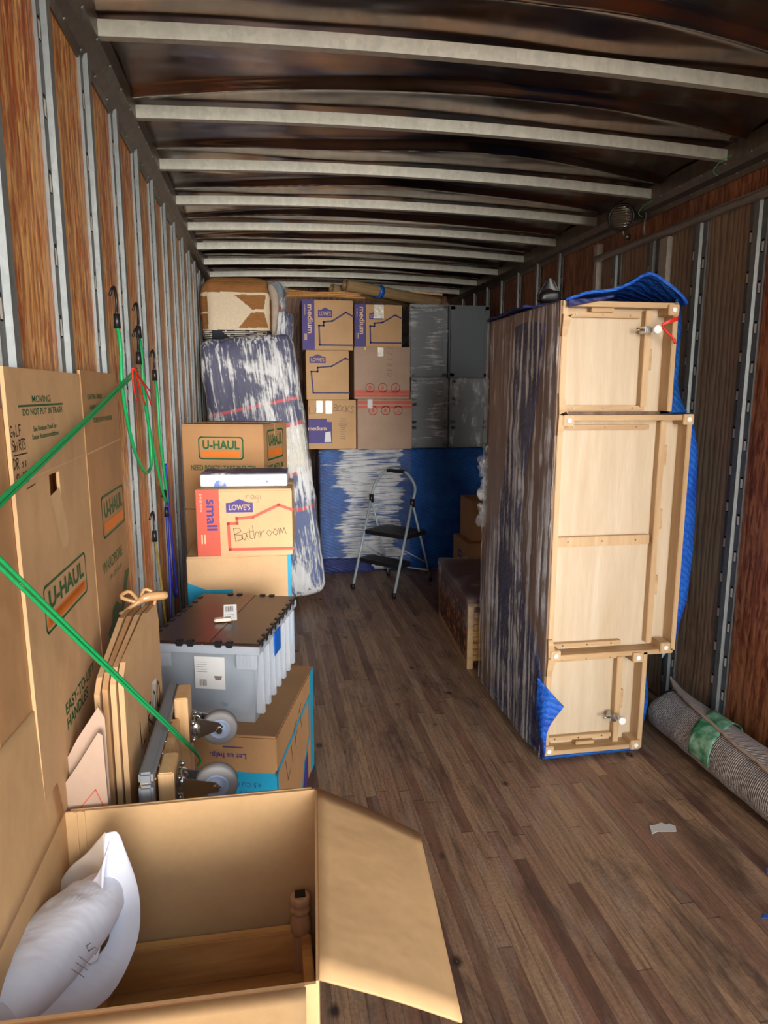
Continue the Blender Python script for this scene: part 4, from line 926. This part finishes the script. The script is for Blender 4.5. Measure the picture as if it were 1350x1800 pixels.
# bamboo poles
for k in range(9):
    a = Vector((.20 + .02 * random.random(), 6.06 + .02 * k, 2.425 + .014 * (k % 5))); b = Vector((.84 + .04 * random.random(), 6.10 + .02 * (8 - k) * .8, 2.425 + .014 * ((k + 2) % 5)))
    q = MB(); n = 16; pts = [a.lerp(b, i / n) - a for i in range(n + 1)]; q.tube(pts, [.0075 + (.0015 if i % 4 == 0 else 0) for i in range(n + 1)], n=8)
    for i in range(6): q.lathe([(.010, -.006), (.012, 0), (.010, .006)], (b - a) * (.03 + .035 * i), (b - a), 0, 8)
    tag(q.build('bamboo_pole', M['bamboo'], origin=None), 'thin bamboo pole in the loose bundle lying on top of the cartons', 'bamboo pole', 'bamboo poles on the top cartons').location = a
# rolled canvas
def rollup(label, a, b, r, band, e=0):
    a = Vector(a); b = Vector(b); root = empty('rolled_mat', a, 0, label, 'rolled mat'); d = (b - a).normalized(); L = (b - a).length; s = d.cross(Vector((0, 0, 1))).normalized(); u = s.cross(d)
    q = MB(); P = []
    for i in range(61):
        th_ = i / 60 * 2 * PI * 2.6; rr = r * (1 - .55 * i / 60) ; P.append((rr * math.cos(th_), rr * math.sin(th_)))
    q.prism(P + [(x * .93, y * .93) for x, y in reversed(P)], (0, 0, 0), s, u, d, L); q.build('roll', M['khaki'], root)
    if band:
        q = MB(); q.lathe([(r + .003, L * .32), (r + .003, L * .32 + .045)], (0, 0, 0), d, 0, 24); q.build('tape_band', M['bluetape'], root)
rollup('rolled tan mat with a blue tape band on the top cartons', (.70, 6.02, 2.515), (1.62, 6.55, 2.455), .053, True)
rollup('rolled tan mat without tape, left of the banded one', (.60, 6.16, 2.505), (1.45, 6.75, 2.46), .042, False)
q = MB(); q.box((0, 0, 0), (.34, .018, .018), 0, .002); o = q.build('wood_strip', M['pine']); o.location = (1.33, 6.45, 2.53); o.rotation_euler = (0, R(2), R(10)); tag(o, 'slim pine strip lying beside the rolled mats at the top', 'wood strip')

# ------------------------------------------------------------------ step stool
LF, RF, RR, LR = Vector((.70, 5.62, .0)), Vector((.99, 5.29, 0)), Vector((1.40, 5.745, 0)), Vector((1.07, 6.0, 0))
LJ, RJ = Vector((.885, 5.80, .745)), Vector((1.175, 5.49, .745))
root = empty('step_stool', (1.04, 5.66, 0), 0, 'grey metal folding step stool with two black steps, standing in the aisle', 'step stool'); so = Vector((1.04, 5.66, 0))
M['grey_paint'] = flat('grey_enamel', srgb(150, 162, 170), .35)
def tb(name, pts, r, m='grey_paint', n=10, pa=root): q = MB(); q.tube([Vector(p) - so for p in pts], r, n=n); return q.build(name, M[m], pa)
z = Vector((0, 0, .02))
tl_ = LJ + Vector((.04, .03, .12)); tr2 = RJ + Vector((.03, .03, .12)); mid = (tl_ + tr2) / 2 + Vector((.02, .02, .115))
loop = spl([LJ, tl_, tl_.lerp(mid, .45) + Vector((0, 0, .055)), mid, tr2.lerp(mid, .45) + Vector((0, 0, .055)), tr2, RJ], 30)
tb('front_leg', [LF + z, LJ], .0115); tb('front_leg', [RF + z, RJ], .0115); tb('rear_leg', [LR + z, LJ], .009); tb('rear_leg', [RR + z, RJ], .009); hnd = tb('handle', loop, .0115)
tb('grip', loop[11:20], .016, 'black', 10, hnd)
for p in (LJ, RJ): tb('hinge_clamp', [p - Vector((0, 0, .04)), p + Vector((0, 0, .03))], .02, 'black')
for p in (LF, RF, RR, LR): tb('foot', [p, p + Vector((0, 0, .045))], .016, 'black', 8)
tb('brace', [LR.lerp(LJ, .12) + z, RR.lerp(RJ, .12) + z], .007)
tb('brace', [LR.lerp(LJ, .25), LF.lerp(LJ, .5)], .005); tb('brace', [RR.lerp(RJ, .25), RF.lerp(RJ, .5)], .005)
def step(lf, rf, dep, z_, nm):
    q = MB(); U = (rf - lf); W_ = U.length; U.normalize(); V = Vector((-U.y, U.x, 0)); lf = Vector((lf.x, lf.y, z_)); 
    q.prism([(.0, 0), (W_, 0), (W_, dep), (W_ * .9, dep + .02), (W_ * .1, dep + .02), (0, dep)], lf - so, U, V, (0, 0, 1), .035)
    for k in range(6): q.prism([(.04, .03 + k * dep * .15), (W_ - .04, .03 + k * dep * .15), (W_ - .04, .042 + k * dep * .15), (.04, .042 + k * dep * .15)], lf - so + Vector((0, 0, .035)), U, V, (0, 0, 1), .003)
    q.build(nm, M['black'], root)
step(LF.lerp(LJ, .60), RF.lerp(RJ, .60), .30, .45, 'step'); step(LF.lerp(LJ, .3), RF.lerp(RJ, .3), .15, .22, 'step')

# ------------------------------------------------------------------ right side deep: small cartons, carved trunk
carton('upper small brown carton by the right wall, behind the trunk', (1.67, 5.45, .412), .34, .34, .34, 0, 'kraft_brown', None, tape='tape')
def art_lowleft(fs, w, d, h): home_logo(fs['left'], .35 * d, .6 * h, .3 * d, .2 * h, I('navyink'))
carton('lower brown carton by the right wall, behind the trunk', (1.615, 5.36, 0), .42, .44, .41, 0, 'kraft_brown', art_lowleft, tape=None)
a = R(-4.5); root = empty('wooden_trunk', (1.155, 3.80, 0), a, 'low wooden trunk with carved mosaic side and film over its top, beside the tall sideboard', 'trunk')
q = MB(); q.box((0.004, .004, .03), (.42, 1.0, .40), 0, .003); q.build('body', M['redwood'], root)
q = MB(); q.box((0, .03, .05), (.006, .98, .34), 0); q.build('carved_panel', M['mosaic'], root)
q = MB()
for k in range(8): q.box((.035 + (k % 2) * .004, -.003 - .003 * (k % 3), .05 + k * .038), (.40, .01, .084 + k * .038), 0, .003)
q.build('slatted_panel', M['offcut'], root)
q = MB()
for (aa, bb) in (((0, -.008, 0), (.036, .03, .41)), ((.385, -.008, 0), (.42, .03, .41)), ((0, .97, 0), (.03, 1.0, .41)), ((0, -.008, .385), (.42, .02, .42)), ((.0, 0, .0), (.012, 1.0, .05))): q.box(aa, bb, 0, .003)
q.build('frame', M['maple_x'], root)
q = MB(); q.box((-.005, -.012, .405), (.43, 1.005, .43), 0, .004); q.build('top_board', M['redwood'], root)
q = MB(); pad(q, (-.012, -.016, .25), (.44, 1.02, .445), .015, 22, .014, 7); q.build('stretch_film', film('stretch_film_dark', (6, 3, 40), .52, .64, (.6, .56, .6), .5, .1, gl=.14), root)

# ------------------------------------------------------------------ tall sideboard stood on end, its underside facing us
YS = 2.72; X0 = 1.19
SEC = [(.0, .475, 1.668), (.475, 1.53, 1.80), (1.53, 1.985, 1.70)]
root = empty('upended_sideboard', (1.19, YS, .012), 0, 'long pale wooden sideboard stood on end with its underside and feet facing the door', 'sideboard'); oo = Vector((1.19, YS, 0))
def sb(nm, mat, boxes, bev=.002, pa=root, mi=0):
    q = MB()
    for a_, b_ in boxes: q.box(Vector(a_) - oo, Vector(b_) - oo, 0, bev)
    return q.build(nm, M[mat], pa)
sb('carcass', 'back', [((X0, YS + .085, .012), (SEC[0][2], 3.60, .475)), ((X0, YS + .085, .475), (SEC[1][2], 3.60, 1.53)), ((X0, YS + .085, 1.53), (SEC[2][2], 3.60, 1.98))], .003)
sb('back_board', 'back', [((X0 - .004, YS + .01, .0), (X0 + .006, 3.60, 1.985))], .001)
for k, (z0, z1, xr) in enumerate(SEC):
    sb('bottom_panel', 'maple', [((X0 + .006, YS + .07, z0 + .01), (xr - .02, YS + .085, z1 - .01))])
    sb('back_rail', 'maple_frame', [((X0 + .004, YS + .003, z0 + .012), (X0 + .028, YS + .07, z1 - .012))])
    sb('front_rail', 'maple_frame', [((xr - .022, YS, z0 + (.012 if k != 1 else .0)), (xr, YS + .085, z1))])
    xi = xr - .125
    sb('inner_rail', 'maple_frame', [((xi, YS + .035, z0 + .03), (xi + .028, YS + .07, z1 - .03))])
    blk = [((xi + .02, YS + .045, (z0 + z1) / 2 - .045), (xi + .045, YS + .062, (z0 + z1) / 2 + .045))]
    if k == 1: blk = [((xi + .02, YS + .045, z0 + d_), (xi + .045, YS + .062, z0 + d_ + .09)) for d_ in (.25, .55, .83)]
    for b_ in blk: sb('glue_block', 'maple_x', [b_])
for zz, x1 in ((0.012, 1.66), (1.505, 1.79), (.462, 1.79), (1.962, 1.698)):
    sb('cross_rail', 'maple_x', [((X0 + .004, YS, zz), (x1, YS + .075, zz + .022))])
for (zz, xa, xb) in ((.055, 1.215, 1.54), (.50, 1.23, 1.56), (.435, 1.23, 1.56), (1.465, 1.22, 1.63), (1.545, 1.22, 1.60), (1.925, 1.22, 1.56), (.96, 1.215, 1.665)):
    hh_ = .042 if zz == .96 else .02
    cl = sb('cleat', 'maple_x' if zz != .96 else 'maple_frame', [((xa, YS + .045, zz), (xb, YS + .07, zz + hh_))])
    q = MB()
    for u in (.15, .5, .85): q.lathe([(.004, 0), (.0035, .002)], Vector((xa + (xb - xa) * u, YS + .044, zz + hh_ / 2)) - oo, (0, -1, 0), n=10)
    q.build('screw', M['chrome'], cl)
# diagonal corner blocks on the back side
for (zc, s) in ((.475, 1), (.475, -1), (1.53, 1), (1.53, -1), (1.93, -1)):
    q = MB(); q.prism([(0, 0), (.03, s * .012), (.038, s * .0), (.016, s * .085), (-.004, s * .085)], Vector((X0 + .004, YS - .006, zc)) - oo, (1, 0, 0), (0, 0, 1), (0, 1, 0), .07); q.build('corner_block', M['maple_x'], root)
# legs blocks with pads
for (px_, zz) in ((1.672, 1.955), (1.235, 1.505), (1.775, 1.508), (1.225, .488), (1.745, .495), (1.632, .035), (1.213, .04), (1.615, .455)):
    lg = sb('leg_block', 'maple_frame', [((px_ - .024, YS - .012, zz - .022), (px_ + .024, YS + .07, zz + .022))], .003)
    q = MB(); q.lathe([(.011, 0), (.011, .004), (.009, .006)], Vector((px_, YS - .012, zz)) - oo, (0, -1, 0), 0, 20); q.build('glide_pad', M['white'], lg)
for (px_, zz) in ((1.590, 1.875), (1.545, .165)):
    blk_ = sb('leveler', 'chrome', [((px_ - .035, YS + .0, zz - .015), (px_ - .008, YS + .05, zz + .015))], .003)
    q = MB(); q.lathe([(.005, 0), (.005, .03)], Vector((px_ - .035, YS + .02, zz)) - oo, (-1, 0, 0), 0, 10); q.build('bolt', M['chrome'], blk_)
    q = MB(); q.lathe([(.018, 0), (.018, .008), (.015, .011)], Vector((px_ + .006, YS - .018, zz)) - oo, (0, -1, 0), 0, 24); q.lathe([(.01, 0), (.01, .04)], Vector((px_ + .006, YS + .022, zz)) - oo, (0, -1, 0), 0, 16); q.build('glide_pad', M['white'], blk_)
sb('glue_block', 'maple_x', [((1.33, YS + .03, 1.945), (1.43, YS + .07, 1.962))]); sb('glue_block', 'maple_x', [((1.36, YS + .03, .036), (1.45, YS + .07, .052))])
# ribbon
q = MB(); k0 = Vector((1.615, YS - .02, 1.90)); sheet(q, [[(0, 0, 0), (.03, -.01, .012), (.07, 0, .022)], [(0, 0, .012), (.03, -.01, .028), (.072, 0, .042)]], 10, 4, 0, .0015)
q.tube(spl([Vector(v) for v in ((.0, 0, .0), (.02, -.01, -.025), (.045, -.01, -.045), (.06, -.01, -.07), (.055, -.01, -.05))], 14), .005, n=6)
o = q.build('red_ribbon', M['ribbon']); o.location = k0; tag(o, 'red ribbon tied at the top leveler of the upended sideboard', 'ribbon')
# film on the left side of the sideboard
q = MB(); NYs = 16
def sidep(u, v, bul):   # u along depth 0..1, v height
    y = YS + .0 + u * .93; z_ = v * 1.97 + .005
    b_ = .004 + bul * (math.sin(PI * u) ** .5) * (.6 + .4 * math.sin(PI * v)) + .010 * noise.noise(Vector((y * 9, z_ * 1.2, 3)))
    return Vector((X0 - .008 - max(b_, .002), y, z_)) - oo
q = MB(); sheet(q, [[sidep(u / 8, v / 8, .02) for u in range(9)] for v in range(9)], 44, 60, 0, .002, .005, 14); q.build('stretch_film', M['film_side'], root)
q = MB(); f0 = lambda px, py, dx=0: at(px, py, x=X0 - .012 - dx) - oo
sheet(q, [[f0(862, 1120), f0(900, 1170), f0(945, 1200)], [f0(862, 1160), f0(900, 1215), f0(950, 1260)], [f0(866, 1215), f0(905, 1270), f0(957, 1338)]], 12, 12, 0, .004); q.build('blanket_corner', M['navy'], root)
q = MB(); sheet(q, [[f0(905, 580), f0(930, 570), f0(958, 575)], [f0(900, 700), f0(920, 690), f0(940, 720)], [f0(885, 850), f0(905, 860), f0(915, 900)], [f0(868, 1000), f0(890, 1010), f0(920, 1060)], [f0(864, 1090), f0(900, 1110), f0(948, 1170)], [f0(863, 1180), f0(900, 1240), f0(953, 1320)]], 14, 30, 0, .003, .003, 12); q.build('blanket_layer', M['navy'], root)
# crumpled film tail
q = MB(); k0 = Vector((1.205, 3.60, 1.18))
for k in range(9):
    p = k0 + Vector((-.02 - .012 * (k % 3), .0, .12 - .045 * k)); pad(q, p + Vector((-.02, -.02, -.04)) - oo, p + Vector((.022, .03, .03)) - oo, .015, 5, .03, 22, 0, 0, k)
q.build('film_tail', M['film_soft'], root)
# blankets: bottom wrap, right side drape, top drape
def sheetobj(name, rows, mat, pa, off, th=.008, wr=.006, ws=7, nu=26, nv=30, seed=0):
    q = MB(); sheet(q, [[Vector(p) - off for p in r] for r in rows], nu, nv, 0, th, wr, ws, seed); return q.build(name, M[mat], pa)
sheetobj('blanket_bottom', [[(1.185, YS - .01, .008), (1.4, YS - .006, .008), (1.655, YS + .0, .008)], [(1.185, 3.1, .006), (1.4, 3.1, .006), (1.66, 3.1, .006)], [(1.185, 3.6, .006), (1.4, 3.6, .006), (1.66, 3.6, .006)]], 'blue', root, oo, .012, .0)
q = MB(); A = [at(*c_, y=YS - .02) - oo for c_ in ((945, 1190), (990, 1245), (962, 1290), (955, 1342))]
sheet(q, [[at(945, 1195, y=YS + .03) - oo, at(943, 1260, y=YS + .04) - oo, at(953, 1338, y=YS + .02) - oo], [at(968, 1222, y=YS - .015) - oo, at(952, 1275, y=YS - .01) - oo, at(955, 1338, y=YS - .015) - oo], [at(991, 1246, y=YS - .03) - oo, at(964, 1285, y=YS - .025) - oo, at(959, 1325, y=YS - .02) - oo]], 16, 16, 0, .006); q.build('blanket_flap', M['brightblue'], root)
xr_ = lambda z_: (1.675 if z_ < .46 else 1.805 if z_ < 1.54 else 1.705)
rows = []
for (z_, b_, m2) in ((.03, .03, .02), (.2, .05, .03), (.4, .03, .03)):
    rows.append([(1.675, YS + .06, z_), (1.68 + b_, YS + .10, z_), (1.685 + b_ + .02, YS + .4, z_), (1.70, YS + .85, z_)])
sheetobj('blanket_side', rows, 'blue', root, oo, .01, .01, 8, 20, 16)
rows = []
for (z_, b_) in ((.46, .02), (.56, .05), (.7, .085), (.9, .10), (1.1, .095), (1.3, .085), (1.45, .06), (1.53, .03)):
    rows.append([(1.803, YS + .03, z_), (1.808 + b_ * .6, YS + .05, z_), (1.81 + b_, YS + .12, z_), (1.82 + b_, YS + .4, z_), (1.82, YS + .85, z_)])
sheetobj('blanket_side', rows, 'brightblue', root, oo, .01, .006, 9, 24, 30)
sheetobj('blanket_lining', [[(1.80, YS + .1, .40), (1.84, YS + .12, .44), (1.87, YS + .2, .50)], [(1.83, YS + .1, .55), (1.88, YS + .12, .6), (1.90, YS + .2, .62)], [(1.85, YS + .1, .75), (1.90, YS + .12, .8), (1.91, YS + .2, .8)], [(1.85, YS + .1, .92), (1.88, YS + .12, .96), (1.89, YS + .2, .98)]], 'paleblue', root, oo, .01, .003, 8, 12, 20)
rows = []
for (z_, b_) in ((1.535, .13), (1.56, .11), (1.62, .075), (1.75, .06), (1.9, .055), (1.99, .035), (2.02, .0)):
    rows.append([(1.703, YS + .03, z_), (1.706 + b_ * .7, YS + .06, z_), (1.71 + b_, YS + .15, z_), (1.72 + b_, YS + .5, z_), (1.72, YS + .85, z_)])
sheetobj('blanket_side', rows, 'blue', root, oo, .012, .006, 9, 24, 30)
rows = []
for (dy, k_) in ((-.012, 1), (.05, .9), (.3, .4), (.6, .3), (.88, .2)):
    rows.append([(1.20, YS + dy, 1.985), (1.28, YS + dy - .005, 1.992 + .02 * k_), (1.38, YS + dy, 2.005 + .02 * k_), (1.46, YS + dy, 2.02 + .03 * k_), (1.55, YS + dy, 2.03 + .065 * k_), (1.63, YS + dy, 2.02 + .04 * k_), (1.70, YS + dy, 2.015), (1.735, YS + dy + .01, 1.98)])
sheetobj('blanket_top', rows, 'brightblue', root, oo, .012, .004, 8, 40, 24)
sheetobj('blanket_hem', [[(1.205, YS - .016, 1.985), (1.3, YS - .018, 1.99), (1.40, YS - .016, 2.005)], [(1.205, YS - .02, 1.955), (1.3, YS - .022, 1.975), (1.40, YS - .018, 1.998)]], 'navy', root, oo, .008, .002, 8, 16, 6)
sheetobj('blanket_layer', [[(1.16, YS + .35, 2.0), (1.3, YS + .35, 2.01), (1.5, YS + .35, 2.02)], [(1.165, YS + .9, 1.99), (1.3, YS + .9, 2.0), (1.5, YS + .9, 2.0)]], 'navy', root, oo, .01, .015, 9, 16, 12)

q = MB(); pad(q, (-.05, -.03, 0), (.05, .05, .05), .02, 8, .01, 14); sheet(q, [[(-.06, 0, .03), (0, .01, .06), (.06, 0, .03)], [(-.02, 0, .10), (0, .01, .115), (.02, 0, .10)]], 8, 6, 0, .006)
o = q.build('strap_bundle', M['black']); o.location = (1.30, 3.12, 2.035); tag(o, 'small black webbing bundle on top of the upended sideboard', 'strap')
# ------------------------------------------------------------------ rolled rug by the right wall
ra, rb_ = Vector((1.90, 2.90, .115)), Vector((1.915, .9, .125)); root = empty('rolled_rug', (1.905, 1.9, 0), 0, 'rolled grey woven rug with green tape lying along the right wall', 'rug'); ro_ = Vector((1.905, 1.9, 0))
q = MB(); n = 90; m = 40; rings = []
for i in range(n + 1):
    t_ = i / n; c_ = ra.lerp(rb_, t_); ring = []
    for k in range(m):
        th_ = 2 * PI * k / m; rad = .108 + .012 * t_ + .006 * noise.noise(Vector((c_.y * 3, th_, 0))) + .0012 * math.sin(c_.y * 320)
        ring.append(q.bm.verts.new(c_ + Vector((math.cos(th_) * rad, -(.03 * math.sin(th_)) if i == 0 else 0, max(-c_.z + .003, math.sin(th_) * rad * .97))) - ro_))
    rings.append(ring)
for i in range(n):
    for k in range(m):
        f = q.bm.faces.new([rings[i][k], rings[i][(k + 1) % m], rings[i + 1][(k + 1) % m], rings[i + 1][k]]); f.smooth = True
q.bm.faces.new(rings[0][::-1]); q.bm.faces.new(rings[-1]); q.build('roll', M['rug'], root)
def rs(y, th_, dr=.0):
    t_ = (ra.y - y) / (ra.y - rb_.y); c_ = ra.lerp(rb_, t_); rad = .108 + .012 * t_ + dr; return Vector((c_.x + math.cos(R(th_)) * rad, y, c_.z + math.sin(R(th_)) * rad * .97)) - ro_
ED = [(2.97, 68, .03), (2.87, 84, .012), (2.75, 95, .010), (2.62, 103, .009), (2.45, 110, .009), (2.33, 116, .010), (2.2, 118, .012), (2.0, 128, .013), (1.8, 138, .014), (1.5, 150, .014), (1.2, 150, .014), (.92, 150, .014)]
rows = []
for (y, th_, dr) in ED:
    rows.append([rs(y, th_ * (1 - s) + 20 * s, dr * (1 - s * .6)) for s in (0, .33, .66, 1)])
q = MB(); sheet(q, rows, 16, 60, 0, .006, .003, 14); q.build('outer_flap', M['rugback'], root)
q = MB(); pts = spl([rs(y, th_ + 1, dr + .003) for (y, th_, dr) in ED], 70); q.tube([p + Vector((0, 0, .002 * math.sin(i * 1.7))) for i, p in enumerate(pts)], [.007 + .0015 * math.sin(i * 2.1) for i in range(71)], n=8); q.build('bound_edge', M['fringe'], root)
rows = [[rs(y + .05 * math.cos(R(th_)), th_, .008 if th_ > 100 else .02) for th_ in (195, 165, 135, 105, 75, 45, 15)] for y in (2.60, 2.52, 2.46)]
q = MB(); sheet(q, rows, 30, 8, 0, .002, .004, 20); q.build('green_tape', M['greentape'], root)

# ------------------------------------------------------------------ lamp on the right rail
root = empty('work_lamp', (1.985, 3.80, 2.56), 0, 'round black work lamp with ribbed lens bracketed to the right roof rail', 'lamp'); lc = Vector((0, 0, .03)); ld = Vector((-.55, -.8, -.12)).normalized()
q = MB(); q.lathe([(.02, -.07), (.045, -.055), (.066, -.02), (.072, 0), (.072, .012), (.062, .012), (.06, .004)], lc, ld, 0, 36); q.build('housing', M['black'], root)
q = MB(); q.lathe([(.06, 0), (.055, .010), (.03, .018), (.0, .02)], lc, ld, 0, 36); q.build('lens', M['lens'], root)
q = MB(); q.tube([lc - ld * .05 + Vector((0, 0, -.03)), Vector((.04, .04, -.055)), Vector((.09, .06, -.06))], .008); q.lathe([(.016, 0), (.016, .03)], (.05, .045, -.06), (1, 0, 0), 0, 12); q.build('bracket', M['rail'], root)
q = MB(); P = [Vector((0, 0, 0)), Vector((0, 0, -.05)), Vector((-.03, 0, -.05)), Vector((-.03, 0, -.12)), Vector((0, 0, -.12)), Vector((0, 0, -.17))]; q.tube(P, .005, n=6)
o = q.build('bracket_clip', M['galv']); o.location = (XR - .02, 3.68, 2.60); o.rotation_euler = (0, 0, R(50)); tag(o, 'bent bright metal clip on the right wall beside the work lamp', 'clip')
for (a_, lab) in (((1.985, 2.95, 2.62), 'thin green wire hooked over the right rail near the camera'), ((2.0, 3.60, 2.60), 'thin green wire hanging on the right rail by the work lamp')):
    q = MB(); q.tube(spl([Vector(v) for v in ((.03, -.04, .02), (0, 0, .0), (-.012, .02, -.03), (.01, .015, -.05))], 12), .0016, n=6); o = q.build('green_wire', M['cord_green']); o.location = a_; tag(o, lab, 'wire')

# ------------------------------------------------------------------ bungee cords on the left wall
def hook(q, p, s=1, mi=1):
    """hook whose cord leaves downward from p"""
    p = Vector(p); q.tube([p + Vector((0, 0, -.009)), p + Vector((0, 0, .035))], [.011, .009], mi, 10)
    q.tube(spl([p + Vector(v) * s for v in ((0, 0, .03), (.0, .012, .075), (.0, -.004, .112), (-.004, -.028, .105), (-.01, -.034, .085))], 14), .0045, mi, 8)
def bungee(label, hooks, pts, r=.0055, col='cord_green', n=40):
    root = empty('bungee_cord', hooks[0] if hooks else pts[0], 0, label, 'bungee cord'); o_ = Vector(root.location)
    q = MB(); q.tube([Vector(p) - o_ for p in spl(pts, n)], r, n=8); q.build('cord', M[col], root)
    for h_ in hooks: q = MB(); hook(q, Vector(h_) - o_, 1, 0); q.build('hook', M['black'], root)
W_ = lambda px, py, x=-.445: at(px, py, x=x)
h1, h2, h3 = W_(206, 572), W_(244, 590), W_(272, 665)
hm = W_(253, 660)
bungee('green bungee cord hanging from the leftmost wall hook in a long loop', [h1], [h1, W_(212, 610), W_(214, 670), W_(222, 730), W_(236, 790), W_(250, 822), W_(259, 831), W_(266, 815), W_(264, 770), W_(256, 700), hm], .006)
bungee('green bungee cord from the second wall hook crossing the red straps', [h2], [h2, W_(249, 620), W_(252, 680), W_(261, 745), W_(274, 810), W_(285, 860), W_(292, 882), W_(294, 868)], .006)
bungee('green bungee cord from the rightmost upper wall hook', [h3], [h3, W_(276, 690), W_(280, 760), W_(286, 810), W_(292, 860), W_(295, 882)], .006)
bungee('blue bungee cord hanging in a long loop below the green ones', [W_(293, 905)], [W_(291, 815), W_(296, 880), W_(303, 960), W_(311, 1035), W_(308, 1048), W_(302, 1020), W_(296, 960), W_(293, 905)], .0055, 'cord_blue')
bungee('second blue bungee cord running down toward the floor', [], [W_(294, 910), W_(298, 990), W_(300, 1060), W_(301, 1130)], .0055, 'cord_blue')
hb = W_(272, 948); bungee('black and yellow bungee cord with black hook low on the left wall', [hb], [hb, W_(278, 985), W_(285, 1040), W_(292, 1100)], .0055, 'cord_yellow')
A0 = W_(240, 648, -.437); A1 = at(0, 878, y=1.22); A2 = A1 + (A1 - A0) * .25
bungee('double green bungee cord stretched diagonally across the wardrobe cartons', [W_(244, 636, -.437)], [A0, A0.lerp(A1, .5) + Vector((.004, 0, 0)), A1, A2], .004)
bungee('green bungee strand beside the stretched one across the wardrobe cartons', [], [A0 + Vector((.004, 0, -.01)), A0.lerp(A1, .5) + Vector((.004, 0, -.009)), A1 + Vector((0, 0, -.009)), A2 + Vector((0, 0, -.009))], .0036)
B0 = at(0, 983, y=1.15); B1 = at(344, 1322, y=1.915)
bungee('double green bungee cord running down across the folded cartons to the dolly', [], [B0 + (B0 - B1) * .3, B0, B0.lerp(B1, .5), B1, B1 + Vector((.003, .01, -.05))], .004)
bungee('lower strand of the green bungee cord that ends at the dolly', [], [B0 + (B0 - B1) * .3 + Vector((0, 0, -.014)), B0 + Vector((0, 0, -.014)), B0.lerp(B1, .5) + Vector((0, 0, -.010)), B1 + Vector((0, 0, -.003))], .0036)
q = MB(); k0 = W_(233, 648, -.43)
for P in (((233, 648), (250, 672), (262, 700), (266, 712)), ((233, 650), (234, 675), (240, 705)), ((236, 648), (248, 690), (256, 712)), ((238, 652), (258, 680), (266, 690))): q.tube(spl([W_(*c_, -.428) - k0 for c_ in P], 12), [.003] * 13, n=6)
o = q.build('red_straps', M['ribbon']); o.location = k0; tag(o, 'thin red plastic straps dangling at the hook of the diagonal bungee', 'strap')

# ------------------------------------------------------------------ litter
q = MB(); P = [(0, .0), (.03, .012), (.10, .0), (.115, .03), (.10, .05), (.085, .045), (.075, .06), (.04, .05), (.02, .052)]
q.prism(P, (0, 0, 0), (1, 0, 0), (0, 1, 0), (0, 0, 1), .0015); o = q.build('paper_scrap', M['paper']); o.location = (1.39, 2.155, .002); tag(o, 'torn white paper scrap on the bare floor', 'paper')
for (l_, rz_, lab) in (((1.655, 1.88, .01), .4, 'blue cloth scrap on the floor nearer the rug, at the right edge'), ((1.49, 1.70, .01), 1.0, 'bright blue plastic scrap on the floor at the lower right edge')):
    q = MB(); sheet(q, [[(0, 0, .0), (.04, .01, .012), (.12, .0, .006)], [(.0, .02, .006), (.05, .035, .014), (.12, .05, .004)]], 10, 8, 0, .003, .006, 30); o = q.build('blue_scrap', M['bluetape']); o.location = l_; o.rotation_euler = (0, 0, -rz_); tag(o, lab, 'scrap')
